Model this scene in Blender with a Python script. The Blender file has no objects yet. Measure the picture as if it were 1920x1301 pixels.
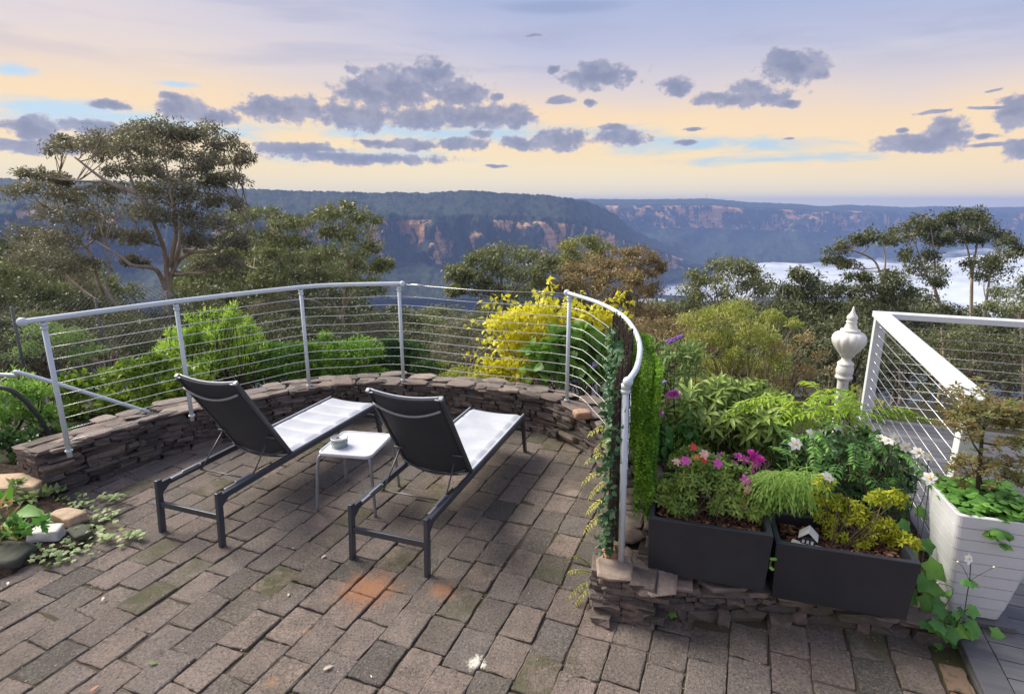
import bpy, math, random
import numpy as np
from mathutils import Vector, Matrix

random.seed(11)
rng = np.random.default_rng(11)
R = math.radians
SC = bpy.context.scene
COL = SC.collection

# ------------------------------------------------------------------ camera
F_PX, CAM_H = 1080.0, 2.4
PITCH = math.atan((650.5 - 382.0) / F_PX)
_s, _c = math.sin(PITCH), math.cos(PITCH)
CAM = np.array([0.0, 0.0, CAM_H])


def ray(u, v):
    x = (u - 960.0) / F_PX
    y = (650.5 - v) / F_PX
    return np.array([x, _c + y * _s, -_s + y * _c])


def at_z(u, v, z=0.0):
    d = ray(u, v)
    return CAM + d * ((z - CAM_H) / d[2])


def at_y(u, v, y):
    d = ray(u, v)
    return CAM + d * (y / d[1])


cam_d = bpy.data.cameras.new("camera")
cam_d.sensor_width = 36.0
cam_d.lens = F_PX / 1920.0 * 36.0
cam_d.clip_start = 0.05
cam_d.clip_end = 200000.0
cam = bpy.data.objects.new("camera", cam_d)
COL.objects.link(cam)
cam.location = (0, 0, CAM_H)
cam.rotation_euler = (math.pi / 2 - PITCH, 0, 0)
SC.camera = cam
SC.view_settings.view_transform = 'Standard'
SC.view_settings.look = 'None'
SC.view_settings.exposure = 0.5
SC.view_settings.gamma = 1.0
cy = SC.cycles
cy.max_bounces = 6
cy.diffuse_bounces = 3
cy.glossy_bounces = 3
cy.transmission_bounces = 4
cy.transparent_max_bounces = 8
cy.volume_bounces = 0
cy.caustics_reflective = False
cy.caustics_refractive = False

# ------------------------------------------------------------------ node helpers


class NT:
    def __init__(self, tree):
        self.t = tree
        tree.nodes.clear()

    def n(self, typ, **kw):
        nd = self.t.nodes.new(typ)
        for k, v in kw.items():
            setattr(nd, k, v)
        return nd

    def l(self, a, b):
        self.t.links.new(a, b)

    def put(self, sock, val):
        if hasattr(val, 'is_output'):
            self.l(val, sock)
        elif val is not None:
            sock.default_value = val

    def math(self, op, a, b=None, c=None, clamp=False):
        nd = self.n('ShaderNodeMath', operation=op)
        nd.use_clamp = clamp
        self.put(nd.inputs[0], a)
        if b is not None:
            self.put(nd.inputs[1], b)
        if c is not None:
            self.put(nd.inputs[2], c)
        return nd.outputs[0]

    def vmath(self, op, a, b=None, c=None):
        nd = self.n('ShaderNodeVectorMath', operation=op)
        self.put(nd.inputs[0], a)
        if b is not None:
            self.put(nd.inputs[1], b)
        if c is not None:
            self.put(nd.inputs[2], c)
        return nd.outputs['Value'] if op in ('LENGTH', 'DISTANCE', 'DOT_PRODUCT') else nd.outputs[0]

    def mix(self, fac, a, b, blend='MIX'):
        nd = self.n('ShaderNodeMix', data_type='RGBA', blend_type=blend)
        self.put(nd.inputs[0], fac)
        self.put(nd.inputs[6], (*a, 1) if isinstance(a, tuple) and len(a) == 3 else a)
        self.put(nd.inputs[7], (*b, 1) if isinstance(b, tuple) and len(b) == 3 else b)
        return nd.outputs[2]

    def ramp(self, fac, stops, interp='LINEAR'):
        nd = self.n('ShaderNodeValToRGB')
        cr = nd.color_ramp
        cr.interpolation = interp
        while len(cr.elements) < len(stops):
            cr.elements.new(0.5)
        for e, (p, col) in zip(cr.elements, stops):
            e.position = p
            e.color = (*col, 1) if len(col) == 3 else col
        self.put(nd.inputs[0], fac)
        return nd.outputs[0]

    def step(self, x, lo, hi):
        nd = self.n('ShaderNodeMapRange', interpolation_type='SMOOTHSTEP')
        self.put(nd.inputs[0], x)
        nd.inputs[1].default_value = lo
        nd.inputs[2].default_value = hi
        nd.inputs[3].default_value = 0.0
        nd.inputs[4].default_value = 1.0
        return nd.outputs[0]

    def noise(self, vec, scale, detail=4, rough=0.55, dist=0.0):
        nd = self.n('ShaderNodeTexNoise')
        self.put(nd.inputs['Vector'], vec)
        nd.inputs['Scale'].default_value = scale
        nd.inputs['Detail'].default_value = detail
        nd.inputs['Roughness'].default_value = rough
        nd.inputs['Distortion'].default_value = dist
        return nd.outputs[0]

    def scale(self, vec, s):
        nd = self.n('ShaderNodeMapping')
        self.put(nd.inputs[0], vec)
        nd.inputs['Scale'].default_value = s
        return nd.outputs[0]

    def bump(self, h, strength=0.5, dist=0.01, normal=None):
        nd = self.n('ShaderNodeBump')
        nd.inputs['Strength'].default_value = strength
        nd.inputs['Distance'].default_value = dist
        self.put(nd.inputs['Height'], h)
        if normal is not None:
            self.l(normal, nd.inputs['Normal'])
        return nd.outputs[0]


def new_mat(name):
    m = bpy.data.materials.new(name)
    m.use_nodes = True
    return m, NT(m.node_tree)


def finish(nt, color, rough=0.6, metal=0.0, normal=None, spec=0.5, trans_col=None, trans=0.0):
    p = nt.n('ShaderNodeBsdfPrincipled')
    nt.put(p.inputs['Base Color'], (*color, 1) if isinstance(color, tuple) else color)
    nt.put(p.inputs['Roughness'], rough)
    nt.put(p.inputs['Metallic'], metal)
    p.inputs['Specular IOR Level'].default_value = spec
    if normal is not None:
        nt.l(normal, p.inputs['Normal'])
    out = nt.n('ShaderNodeOutputMaterial')
    if trans > 0:
        tr = nt.n('ShaderNodeBsdfTranslucent')
        nt.put(tr.inputs[0], trans_col if trans_col is not None else color)
        mx = nt.n('ShaderNodeMixShader')
        mx.inputs[0].default_value = trans
        nt.l(p.outputs[0], mx.inputs[1])
        nt.l(tr.outputs[0], mx.inputs[2])
        nt.l(mx.outputs[0], out.inputs[0])
    else:
        nt.l(p.outputs[0], out.inputs[0])
    return p


def objco(nt):
    return nt.n('ShaderNodeTexCoord').outputs['Object']


def island(nt):
    return nt.n('ShaderNodeNewGeometry').outputs['Random Per Island']


def plain(name, col, rough=0.5, metal=0.0, var=0.12, scale=12.0, bump=0.0, spec=0.5):
    """a painted or solid surface with slight uneven tone and roughness"""
    m, nt = new_mat(name)
    co = objco(nt)
    nz = nt.noise(co, scale, 5, 0.6)
    fine = nt.noise(co, scale * 9, 3, 0.6)
    f = nt.math('ADD', nt.math('MULTIPLY', nz, 0.6), nt.math('MULTIPLY', fine, 0.4))
    lo = tuple(c * (1 - var) for c in col)
    hi = tuple(min(1, c * (1 + var)) for c in col)
    c = nt.mix(nt.step(f, 0.3, 0.7), lo, hi)
    rr = nt.math('ADD', nt.math('MULTIPLY', nz, 0.25), rough - 0.12)
    nrm = nt.bump(f, bump, 0.004) if bump else None
    finish(nt, c, rr, metal, nrm, spec)
    return m


def leafmat(name, cols, rough=0.55, trans=0.35, lowfreq=1.5, spec=0.3, wt=0.45, tint=(1.15, 1.25, 0.7), gain=None):
    m, nt = new_mat(name)
    isl = island(nt)
    co = objco(nt)
    nz = nt.step(nt.noise(co, lowfreq, 3, 0.6), 0.3, 0.7)
    f = nt.math('ADD', nt.math('MULTIPLY', isl, 1 - wt), nt.math('MULTIPLY', nz, wt))
    g_ = gain if gain else (2.2 if max(max(q) for q in cols) < .5 else 1.15)
    cols = [tuple(min(.92, k * g_) for k in q) for q in cols]
    st = [(0.08 + 0.84 * i / max(1, len(cols) - 1), c) for i, c in enumerate(cols)]
    c = nt.ramp(f, st)
    tc = nt.mix(1.0, c, (min(1, tint[0]), min(1, tint[1]), tint[2]), 'MULTIPLY')
    finish(nt, c, rough, 0, None, spec, tc, trans)
    return m


# ------------------------------------------------------------------ object helpers
ORG = {}


def tag(o, label=None, cat=None, group=None, kind=None):
    if label:
        o['label'] = label
    if cat:
        o['category'] = cat
    if group:
        o['group'] = group
    if kind:
        o['kind'] = kind
    return o


def empty(name, loc, label, cat, group=None, rz=0.0):
    o = bpy.data.objects.new(name, None)
    o.empty_display_size = 0.1
    COL.objects.link(o)
    o.location = tuple(loc)
    o.rotation_euler = (0, 0, rz)
    ORG[o.name] = np.array(loc, float)
    return tag(o, label, cat, group)


def local_root(name, loc, label, cat, group=None, rz=0.0):
    o = empty(name, loc, label, cat, group, rz)
    ORG[o.name] = np.zeros(3)
    return o


def link(me, name, mat, parent, smooth, org=None):
    if mat is not None:
        me.materials.append(mat)
    o = bpy.data.objects.new(name, me)
    COL.objects.link(o)
    if smooth:
        me.polygons.foreach_set('use_smooth', np.ones(len(me.polygons), dtype=bool))
    if parent is not None:
        o.parent = parent
        ORG[o.name] = ORG[parent.name]
    else:
        ORG[o.name] = np.zeros(3) if org is None else np.array(org, float)
        if org is not None:
            o.location = tuple(org)
    return o


def np_mesh(name, V, F):
    """V (n,3); F list of equal-length index arrays [(m,k), ...]"""
    me = bpy.data.meshes.new(name)
    V = np.asarray(V, dtype=np.float32)
    me.vertices.add(len(V))
    me.vertices.foreach_set('co', V.ravel())
    loops = np.concatenate([f.ravel() for f in F]).astype(np.int32)
    counts = np.concatenate([np.full(len(f), f.shape[1]) for f in F]).astype(np.int32)
    starts = np.concatenate([[0], np.cumsum(counts)[:-1]]).astype(np.int32)
    me.loops.add(len(loops))
    me.loops.foreach_set('vertex_index', loops)
    me.polygons.add(len(counts))
    me.polygons.foreach_set('loop_start', starts)
    me.polygons.foreach_set('loop_total', counts)
    me.update(calc_edges=True)
    me.validate()
    return me


class MB:
    """collects simple shapes into one mesh"""

    def __init__(self):
        self.v = []
        self.f = []

    def add(self, verts, faces):
        b = len(self.v)
        self.v += [tuple(map(float, p)) for p in verts]
        self.f += [tuple(b + i for i in fc) for fc in faces]
        return self

    def box(self, c, s, az=0.0, rx=0.0):
        """box of size s centred on c, turned clockwise by az degrees and tilted rx about its x axis"""
        m = Matrix.Rotation(-R(az), 3, 'Z') @ Matrix.Rotation(R(rx), 3, 'X')
        vs = []
        for dz in (-.5, .5):
            for dx, dy in ((-.5, -.5), (.5, -.5), (.5, .5), (-.5, .5)):
                p = m @ Vector((dx * s[0], dy * s[1], dz * s[2]))
                vs.append((c[0] + p.x, c[1] + p.y, c[2] + p.z))
        return self.add(vs, [(3, 2, 1, 0), (4, 5, 6, 7), (0, 1, 5, 4), (1, 2, 6, 5), (2, 3, 7, 6), (3, 0, 4, 7)])

    def bar(self, a, b, w, h, up=(0, 0, 1)):
        a, b = Vector(a), Vector(b)
        d = (b - a).normalized()
        sx = d.cross(Vector(up)).normalized()
        sz = sx.cross(d).normalized()
        vs = []
        for p in (a, b):
            for i, j in ((-1, -1), (1, -1), (1, 1), (-1, 1)):
                vs.append(p + sx * (i * w / 2) + sz * (j * h / 2))
        return self.add(vs, [(0, 1, 2, 3), (7, 6, 5, 4), (0, 4, 5, 1), (1, 5, 6, 2), (2, 6, 7, 3), (3, 7, 4, 0)])

    def tube(self, pts, r, n=8, caps=True):
        P = [Vector(tuple(map(float, p))) for p in pts]
        k = len(P)
        rad = [r] * k if np.isscalar(r) else list(r)
        prev = None
        vs = []
        for i, p in enumerate(P):
            d = (P[min(i + 1, k - 1)] - P[max(i - 1, 0)])
            if d.length < 1e-9:
                d = Vector((0, 0, 1))
            d.normalize()
            if prev is None:
                a = d.orthogonal().normalized()
            else:
                a = prev - d * prev.dot(d)
                a = a.normalized() if a.length > 1e-6 else d.orthogonal().normalized()
            prev = a
            b = d.cross(a)
            for j in range(n):
                t = 2 * math.pi * j / n
                vs.append(p + (a * math.cos(t) + b * math.sin(t)) * rad[i])
        fs = []
        for i in range(k - 1):
            for j in range(n):
                fs.append((i * n + j, i * n + (j + 1) % n, (i + 1) * n + (j + 1) % n, (i + 1) * n + j))
        if caps:
            fs.append(tuple(range(n - 1, -1, -1)))
            fs.append(tuple((k - 1) * n + j for j in range(n)))
        return self.add(vs, fs)

    def lathe(self, prof, n=24, o=(0, 0, 0), lobes=0, amp=0.0, lo=0, hi=0):
        vs = []
        for (r, z) in prof:
            for j in range(n):
                t = 2 * math.pi * j / n
                q = r
                if lobes and lo < z < hi:
                    q = r * (1 - amp * (1 - abs(math.sin(lobes * t / 2))))
                vs.append((o[0] + q * math.cos(t), o[1] + q * math.sin(t), o[2] + z))
        fs = []
        for i in range(len(prof) - 1):
            for j in range(n):
                fs.append((i * n + j, i * n + (j + 1) % n, (i + 1) * n + (j + 1) % n, (i + 1) * n + j))
        fs.append(tuple(range(n - 1, -1, -1)))
        fs.append(tuple((len(prof) - 1) * n + j for j in range(n)))
        return self.add(vs, fs)

    def grid(self, fn, nu, nv):
        vs = [fn(i / nu, j / nv) for j in range(nv + 1) for i in range(nu + 1)]
        fs = [(j * (nu + 1) + i, j * (nu + 1) + i + 1, (j + 1) * (nu + 1) + i + 1, (j + 1) * (nu + 1) + i)
              for j in range(nv) for i in range(nu)]
        return self.add(vs, fs)

    def sphere(self, c, r, n=10, m=6, sq=(1, 1, 1)):
        prof = [(max(1e-4, r * math.sin(math.pi * i / m)), -r * math.cos(math.pi * i / m)) for i in range(m + 1)]
        b = len(self.v)
        self.lathe(prof, n)
        for i in range(b, len(self.v)):
            p = self.v[i]
            self.v[i] = (c[0] + p[0] * sq[0], c[1] + p[1] * sq[1], c[2] + p[2] * sq[2])
        return self

    def build(self, name, mat, parent=None, smooth=False, bevel=0.0, org=None, seg=2):
        me = bpy.data.meshes.new(name)
        o_ = ORG[parent.name] if parent is not None else (np.zeros(3) if org is None else np.array(org, float))
        vs = [(p[0] - o_[0], p[1] - o_[1], p[2] - o_[2]) for p in self.v]
        me.from_pydata(vs, [], self.f)
        me.update()
        o = link(me, name, mat, parent, smooth, org)
        if bevel:
            b = o.modifiers.new('bevel', 'BEVEL')
            b.width = bevel
            b.segments = seg
            b.limit_method = 'ANGLE'
            b.angle_limit = R(40)
        if smooth and bevel:
            o.modifiers.new('wn', 'WEIGHTED_NORMAL')
        return o


def smooth_path(pts, n=8):
    """Catmull-Rom through points"""
    P = [np.array(p, float) for p in pts]
    P = [2 * P[0] - P[1]] + P + [2 * P[-1] - P[-2]]
    out = []
    for i in range(1, len(P) - 2):
        for k in range(n):
            t = k / n
            a, b, c, d = P[i - 1], P[i], P[i + 1], P[i + 2]
            out.append(.5 * (2 * b + (c - a) * t + (2 * a - 5 * b + 4 * c - d) * t * t + (3 * b - a - 3 * c + d) * t ** 3))
    out.append(P[-2])
    return out


# ------------------------------------------------------------------ foliage helpers
DIA = (np.array([(0, 0, 0), (.45, .5, .03), (1, 0, -.06), (.45, -.5, .03)], float), [(0, 3, 2, 1)])
FOLD = (np.array([(0, 0, 0), (.42, .5, .09), (1, 0, -.16), (.42, -.5, .09), (.45, 0, 0)], float),
        [(0, 3, 4), (3, 2, 4), (2, 1, 4), (1, 0, 4)])
LANCE = (np.array([(0, 0, 0), (.3, -.45, .06), (.7, -.4, 0), (1, 0, -.2), (.7, .4, 0), (.3, .45, .06), (.3, 0, 0), (.7, 0, -.06)], float),
         [(0, 1, 6), (1, 2, 7, 6), (2, 3, 7), (3, 4, 7), (4, 5, 6, 7), (5, 0, 6)])


def _lobe(nl=5):
    pts = [(0, 0, 0)]
    k = nl * 2 - 1
    for i in range(k):
        a = R(-140 + 280 * i / (k - 1))
        r = (.62 if i % 2 == 0 else .42) * (1 - .18 * abs(a) / R(140))
        pts.append((.35 + r * math.cos(a), r * math.sin(a), -.10 * abs(math.sin(a)) - (.06 if i % 2 == 0 else 0)))
    pts.append((.35, 0, 0.03))
    c = len(pts) - 1
    ring = list(range(0, c))
    fs = [(ring[i], ring[(i + 1) % len(ring)], c) for i in range(len(ring))]
    return (np.array(pts), fs)


LOBE = _lobe(5)
LOBE3 = _lobe(3)


def unit(a):
    return a / np.maximum(1e-9, np.linalg.norm(a, axis=-1, keepdims=True))


def leaves(P, D, U, L, W, tmpl):
    """returns V (n*k,3) and faces for leaves at P pointing along D with face normals near U"""
    n = len(P)
    T, fc = tmpl
    x = unit(D)
    y = unit(np.cross(U, x) + 1e-6)
    z = np.cross(x, y)
    L = np.broadcast_to(L, (n,))[:, None, None]
    W = np.broadcast_to(W, (n,))[:, None, None]
    V = P[:, None, :] + L * (T[None, :, 0:1] * x[:, None, :] + T[None, :, 2:3] * z[:, None, :]) + W * T[None, :, 1:2] * y[:, None, :]
    return V, fc


class Leafage:
    """gathers many leaves into one mesh"""

    def __init__(self):
        self.V = []
        self.F = {}
        self.n = 0

    def add(self, V, fc):
        n, k, _ = V.shape
        base = self.n + np.arange(n)[:, None] * k
        for f in fc:
            self.F.setdefault(len(f), []).append(base + np.array(f)[None, :])
        self.V.append(V.reshape(-1, 3))
        self.n += n * k

    def put(self, P, D, U, L, W, tmpl):
        V, fc = leaves(np.asarray(P, float), np.asarray(D, float), np.asarray(U, float), L, W, tmpl)
        self.add(V, fc)

    def build(self, name, mat, parent=None, org=None):
        o_ = ORG[parent.name] if parent is not None else (np.zeros(3) if org is None else np.array(org, float))
        V = np.concatenate(self.V) - o_
        F = [np.concatenate(a) for a in self.F.values()]
        return link(np_mesh(name, V, F), name, mat, parent, False, org)


def rdir(n):
    return unit(rng.normal(size=(n, 3)))


def blob_leaves(lf, c, rad, n, L, W, tmpl, inner=0.45, up=0.35, rnd=0.7, lvar=0.35, zmin=-0.75):
    """n leaves through an ellipsoid, denser to its skin"""
    d = rdir(int(n * 1.3))
    d = d[d[:, 2] > zmin][:n]
    n = len(d)
    r = inner + (1 - inner) * np.sqrt(rng.random(n))
    r *= 1 + 0.12 * rng.normal(size=n)
    P = np.array(c) + d * np.array(rad) * r[:, None]
    D = d * 0.6 + rnd * rdir(n) + np.array([0, 0, up])
    U = d * 0.6 + 0.8 * rdir(n) + np.array([0, 0, .7])
    lv = L * (1 + lvar * (rng.random(n) * 2 - 1))
    lf.put(P, D, U, lv, W / L * lv, tmpl)


def lin(r, g, b):
    def f(c):
        c /= 255.0
        return c / 12.92 if c <= 0.04045 else ((c + 0.055) / 1.055) ** 2.4
    return (f(r), f(g), f(b))


def lin10(r, g, b):
    return tuple(c * 7.25 for c in lin(r, g, b))


# ------------------------------------------------------------------ sun and sky
SUN_AZ, SUN_EL = R(-58), R(42)
sun_dir = Vector((math.sin(SUN_AZ) * math.cos(SUN_EL), math.cos(SUN_AZ) * math.cos(SUN_EL), math.sin(SUN_EL)))
sd = bpy.data.lights.new("sun", 'SUN')
sd.energy = 4.3
sd.angle = R(32.0)
sd.color = (1.0, 0.93, 0.80)
so = bpy.data.objects.new("sun", sd)
COL.objects.link(so)
so.rotation_euler = sun_dir.to_track_quat('Z', 'Y').to_euler()
so.location = (-20, 20, 40)

world = bpy.data.worlds.new("World")
SC.world = world
world.use_nodes = True
nt = NT(world.node_tree)
gen = nt.n('ShaderNodeTexCoord').outputs['Generated']
sep = nt.n('ShaderNodeSeparateXYZ')
nt.l(gen, sep.inputs[0])
AZ = nt.math('ARCTAN2', sep.outputs[0], sep.outputs[1])
EL = nt.math('ARCSINE', sep.outputs[2])
cmb = nt.n('ShaderNodeCombineXYZ')
nt.l(AZ, cmb.inputs[0])
nt.l(EL, cmb.inputs[1])
P = cmb.outputs[0]
sky = nt.n('ShaderNodeTexSky', sky_type='NISHITA')
sky.sun_disc = False
sky.sun_elevation = SUN_EL
sky.sun_rotation = SUN_AZ
sky.altitude = 900
sky.air_density = 1.0
sky.dust_density = 1.5

streak = nt.noise(nt.scale(P, (2.2, 16.0, 1)), 1.0, 4, 0.6, 0.3)       # long thin bands of high cloud
broad = nt.noise(nt.scale(P, (1.6, 5.0, 1)), 1.3, 3, 0.5, 0.2)
elw = nt.math('ADD', EL, nt.math('MULTIPLY', nt.math('SUBTRACT', streak, 0.5), 0.05))
elw = nt.math('ADD', elw, nt.math('MULTIPLY', nt.math('SUBTRACT', broad, 0.5), 0.10))
elw = nt.math('ADD', elw, nt.math('MULTIPLY', AZ, 0.035))
t = nt.math('DIVIDE', elw, R(40), clamp=True)
base = nt.ramp(t, [(0.0, lin10(252, 238, 206)), (0.05, lin10(255, 238, 200)), (0.12, lin10(255, 230, 188)),
                   (0.20, lin10(253, 225, 188)), (0.265, lin10(228, 216, 214)), (0.33, lin10(205, 203, 221)),
                   (0.43, lin10(174, 184, 218)), (1.0, lin10(160, 170, 205))])
# the high layer is rosier to the left and bluer to the right
side = nt.math('MULTIPLY', nt.step(AZ, -0.75, 0.75), nt.step(EL, 0.12, 0.26))
left = nt.math('MULTIPLY', nt.step(AZ, 0.1, -0.7), nt.step(EL, 0.12, 0.26))
base = nt.mix(nt.math('MULTIPLY', side, 0.45), base, lin10(158, 178, 220))
base = nt.mix(nt.math('MULTIPLY', left, 0.55), base, lin10(236, 222, 220))
# clear gaps where the blue sky shows between the layers


def blob(c, r):
    d = nt.vmath('MULTIPLY_ADD', P, (1 / r[0], 1 / r[1], 1), (-c[0] / r[0], -c[1] / r[1], 0))
    return nt.vmath('LENGTH', d)


def azel(u, v):
    d = ray(u, v)
    return math.atan2(d[0], d[1]), math.asin(d[2] / np.linalg.norm(d))


def pxblob(u, v, ru, rv):
    a = azel(u, v)
    b = azel(u + ru, v)
    e = azel(u, v - rv)
    return blob(a, (abs(b[0] - a[0]), abs(e[1] - a[1])))


gap = None
for g in [(870, 248, 380, 26), (330, 235, 300, 34), (1330, 272, 300, 20), (20, 132, 75, 15), (330, 158, 45, 8), (660, 292, 240, 16), (1450, 300, 240, 12), (90, 200, 200, 26)]:
    q = pxblob(*g)
    gap = q if gap is None else nt.math('MINIMUM', gap, q)
gapn = nt.noise(nt.scale(P, (7.0, 30.0, 1)), 1.0, 4, 0.65, 0.4)
gapm = nt.step(nt.math('ADD', nt.math('SUBTRACT', 1.0, gap), nt.math('MULTIPLY', nt.math('SUBTRACT', gapn, 0.5), 3.2)), -0.1, 1.0)
blue = nt.mix(0.85, sky.outputs[0], lin10(176, 214, 242))
base = nt.mix(nt.math('MULTIPLY', gapm, 0.85), base, blue)
# white edge light near the gaps
base = nt.mix(nt.math('MULTIPLY', nt.step(streak, 0.58, 0.75), 0.30), base, lin10(238, 234, 230))

lil = nt.math('MULTIPLY', nt.step(nt.noise(nt.scale(P, (1.4, 11.0, 1)), 1.7, 4, .6, .4), .46, .66), nt.step(EL, .15, .24))
base = nt.mix(nt.math('MULTIPLY', lil, .55), base, lin10(172, 178, 208))
# low heaps of grey cloud
CL = [(745, 165, 92, 34), (800, 148, 55, 26), (690, 172, 62, 22), (862, 178, 66, 20), (930, 184, 24, 9),
      (560, 208, 100, 20), (662, 218, 78, 22), (500, 200, 40, 16), (880, 221, 118, 20), (785, 224, 40, 16), (962, 219, 42, 18),
      (664, 134, 18, 10), (820, 122, 12, 10), (345, 206, 50, 18), (392, 219, 60, 12), (325, 186, 28, 10),
      (55, 240, 50, 20), (185, 243, 62, 14), (50, 277, 110, 12), (205, 197, 42, 8),
      (1128, 146, 74, 20), (1120, 132, 36, 14), (1050, 190, 28, 9), (1104, 192, 16, 9), (1036, 132, 18, 9), (1268, 165, 34, 14),
      (1402, 186, 84, 14), (1398, 170, 42, 14), (1340, 188, 46, 10), (1480, 195, 24, 9),
      (1488, 128, 62, 26), (1470, 108, 36, 14), (1532, 138, 28, 16), (1726, 268, 92, 17), (1770, 246, 40, 20), (1690, 246, 18, 8),
      (1904, 212, 32, 24), (1906, 282, 32, 18), (1850, 259, 24, 7), (1858, 277, 44, 4),
      (1050, 263, 56, 18), (975, 272, 40, 10), (868, 271, 46, 12), (1168, 258, 48, 13), (1150, 242, 26, 8), (765, 274, 76, 9), (1292, 266, 26, 7),
      (1306, 243, 22, 4), (560, 282, 88, 10), (690, 300, 140, 9), (905, 252, 30, 8), (930, 314, 26, 4), (700, 268, 30, 7), (1860, 204, 46, 3), (1865, 171, 18, 3),
      (1480, 263, 14, 3), (1745, 214, 40, 3), (1000, 72, 26, 4)]
fine = nt.noise(nt.scale(P, (1, 1.25, 1)), 52.0, 6, 0.60)
puff = nt.noise(P, 13.0, 2, 0.5)
wob = nt.n('ShaderNodeTexNoise', noise_dimensions='3D')
nt.l(P, wob.inputs['Vector'])
wob.inputs['Scale'].default_value = 22
wob.inputs['Detail'].default_value = 2
P0 = P
P = nt.vmath('ADD', P, nt.vmath('MULTIPLY_ADD', wob.outputs['Color'], (0.018, 0.012, 0), (-0.009, -0.006, 0)))
mn = None
for c_ in CL:
    k1, k2 = (1.10, 1.36) if c_[2] > 31 else (.98, 1.0)
    q = pxblob(c_[0], c_[1] - 2, c_[2] * k1, c_[3] * k2)
    mn = q if mn is None else nt.math('SMOOTH_MIN', mn, q, 0.25)
P = P0
fld = nt.math('SUBTRACT', 1.15, mn)
fld = nt.math('ADD', fld, nt.math('MULTIPLY', nt.math('SUBTRACT', fine, 0.5), 1.85))
fld = nt.math('ADD', fld, nt.math('MULTIPLY', nt.math('SUBTRACT', puff, 0.5), 0.9))
cm = nt.step(fld, -0.02, 0.42)
ccol = nt.ramp(fld, [(0.02, lin10(240, 226, 216)), (0.22, lin10(186, 182, 198)), (0.5, lin10(148, 155, 182)), (1.0, lin10(134, 143, 172))])
ccol = nt.mix(nt.math('MULTIPLY', nt.step(nt.noise(nt.scale(P, (1, 1.3, 1)), 26.0, 5, 0.6, 0.3), 0.44, 0.66), 0.5), ccol, lin10(182, 182, 200))
base = nt.mix(nt.math('MULTIPLY', cm, 0.93), base, ccol)
# one soft darker veil near the top
veil = pxblob(1060, 14, 150, 16)
vm = nt.step(nt.math('ADD', nt.math('SUBTRACT', 1.0, veil), nt.math('MULTIPLY', nt.math('SUBTRACT', streak, 0.5), 1.2)), -0.1, 0.7)
base = nt.mix(nt.math('MULTIPLY', vm, 0.6), base, lin10(150, 163, 200))
# below the horizon: dim ground light
base = nt.mix(nt.step(EL, -0.01, -0.08), base, lin10(120, 130, 140))
bg = nt.n('ShaderNodeBackground')
nt.l(base, bg.inputs[0])
bg.inputs[1].default_value = 0.1
wo = nt.n('ShaderNodeOutputWorld')
nt.l(bg.outputs[0], wo.inputs[0])

# ------------------------------------------------------------------ numpy noise
_perm = rng.integers(0, 2 ** 31, size=4096)


def vnoise(x, y):
    xi = np.floor(x).astype(int)
    yi = np.floor(y).astype(int)
    fx, fy = x - xi, y - yi
    fx = fx * fx * (3 - 2 * fx)
    fy = fy * fy * (3 - 2 * fy)

    def h(a, b):
        return ((_perm[(a * 73 + b * 1511) % 4096] >> 4) % 10007) / 10007.0
    return (h(xi, yi) * (1 - fx) + h(xi + 1, yi) * fx) * (1 - fy) + (h(xi, yi + 1) * (1 - fx) + h(xi + 1, yi + 1) * fx) * fy


def fbm(x, y, o=4, g=0.5):
    s, a, n = 0, 1.0, 0
    for i in range(o):
        s = s + a * vnoise(x * 2 ** i + 17.3 * i, y * 2 ** i - 9.1 * i)
        n += a
        a *= g
    return s / n


# ------------------------------------------------------------------ ground, ridges, fog, sea
def ground_z(x, y):
    d = np.hypot(np.maximum(0, np.abs(x) - 6.0) * 0.6, np.maximum(0, y - 7.0))
    z = -0.09 - 0.37 * np.minimum(d, 60) - 0.62 * np.clip(d - 60, 0, 560)
    return z - 0.02 * np.clip(d - 620, 0, 3000)


m, nt = new_mat("forest_floor")
co = objco(nt)
big = nt.noise(co, 0.35, 5, 0.6)
fin = nt.noise(co, 6.0, 4, 0.65)
c = nt.mix(nt.step(big, 0.35, 0.65), (0.022, 0.026, 0.014), (0.05, 0.042, 0.026))
c = nt.mix(nt.step(fin, 0.5, 0.7), c, (0.035, 0.05, 0.02))
finish(nt, c, 0.9, 0, nt.bump(fin, 0.6, 0.05), 0.2)
M_GROUND = m

rad = np.concatenate([[0.0], np.linspace(1.5, 30, 40), np.geomspace(32, 8500, 56)])
ang = np.linspace(0, 2 * np.pi, 145)[:-1]
V = []
for r_ in rad:
    x = r_ * np.sin(ang)
    y = 3 + r_ * np.cos(ang)
    z = ground_z(x, y) + (fbm(x * .5 + 50, y * .5 + 50, 3) - .5) * np.clip((r_ - 9) * .1, 0, 3)
    V.append(np.stack([x, y, z], 1))
V = np.concatenate(V)
na = len(ang)
i = np.arange(len(rad) - 1)[:, None] * na
j = np.arange(na)[None, :]
j2 = (j + 1) % na
F = np.stack([i + j, i + j2, i + na + j2, i + na + j], -1).reshape(-1, 4)
o = link(np_mesh("ground", V, [F[na:], F[:na][:, [0, 2, 3]]]), "ground", M_GROUND, None, True)
tag(o, "dark wooded ground falling away below the terrace", "ground", kind="structure")

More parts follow.
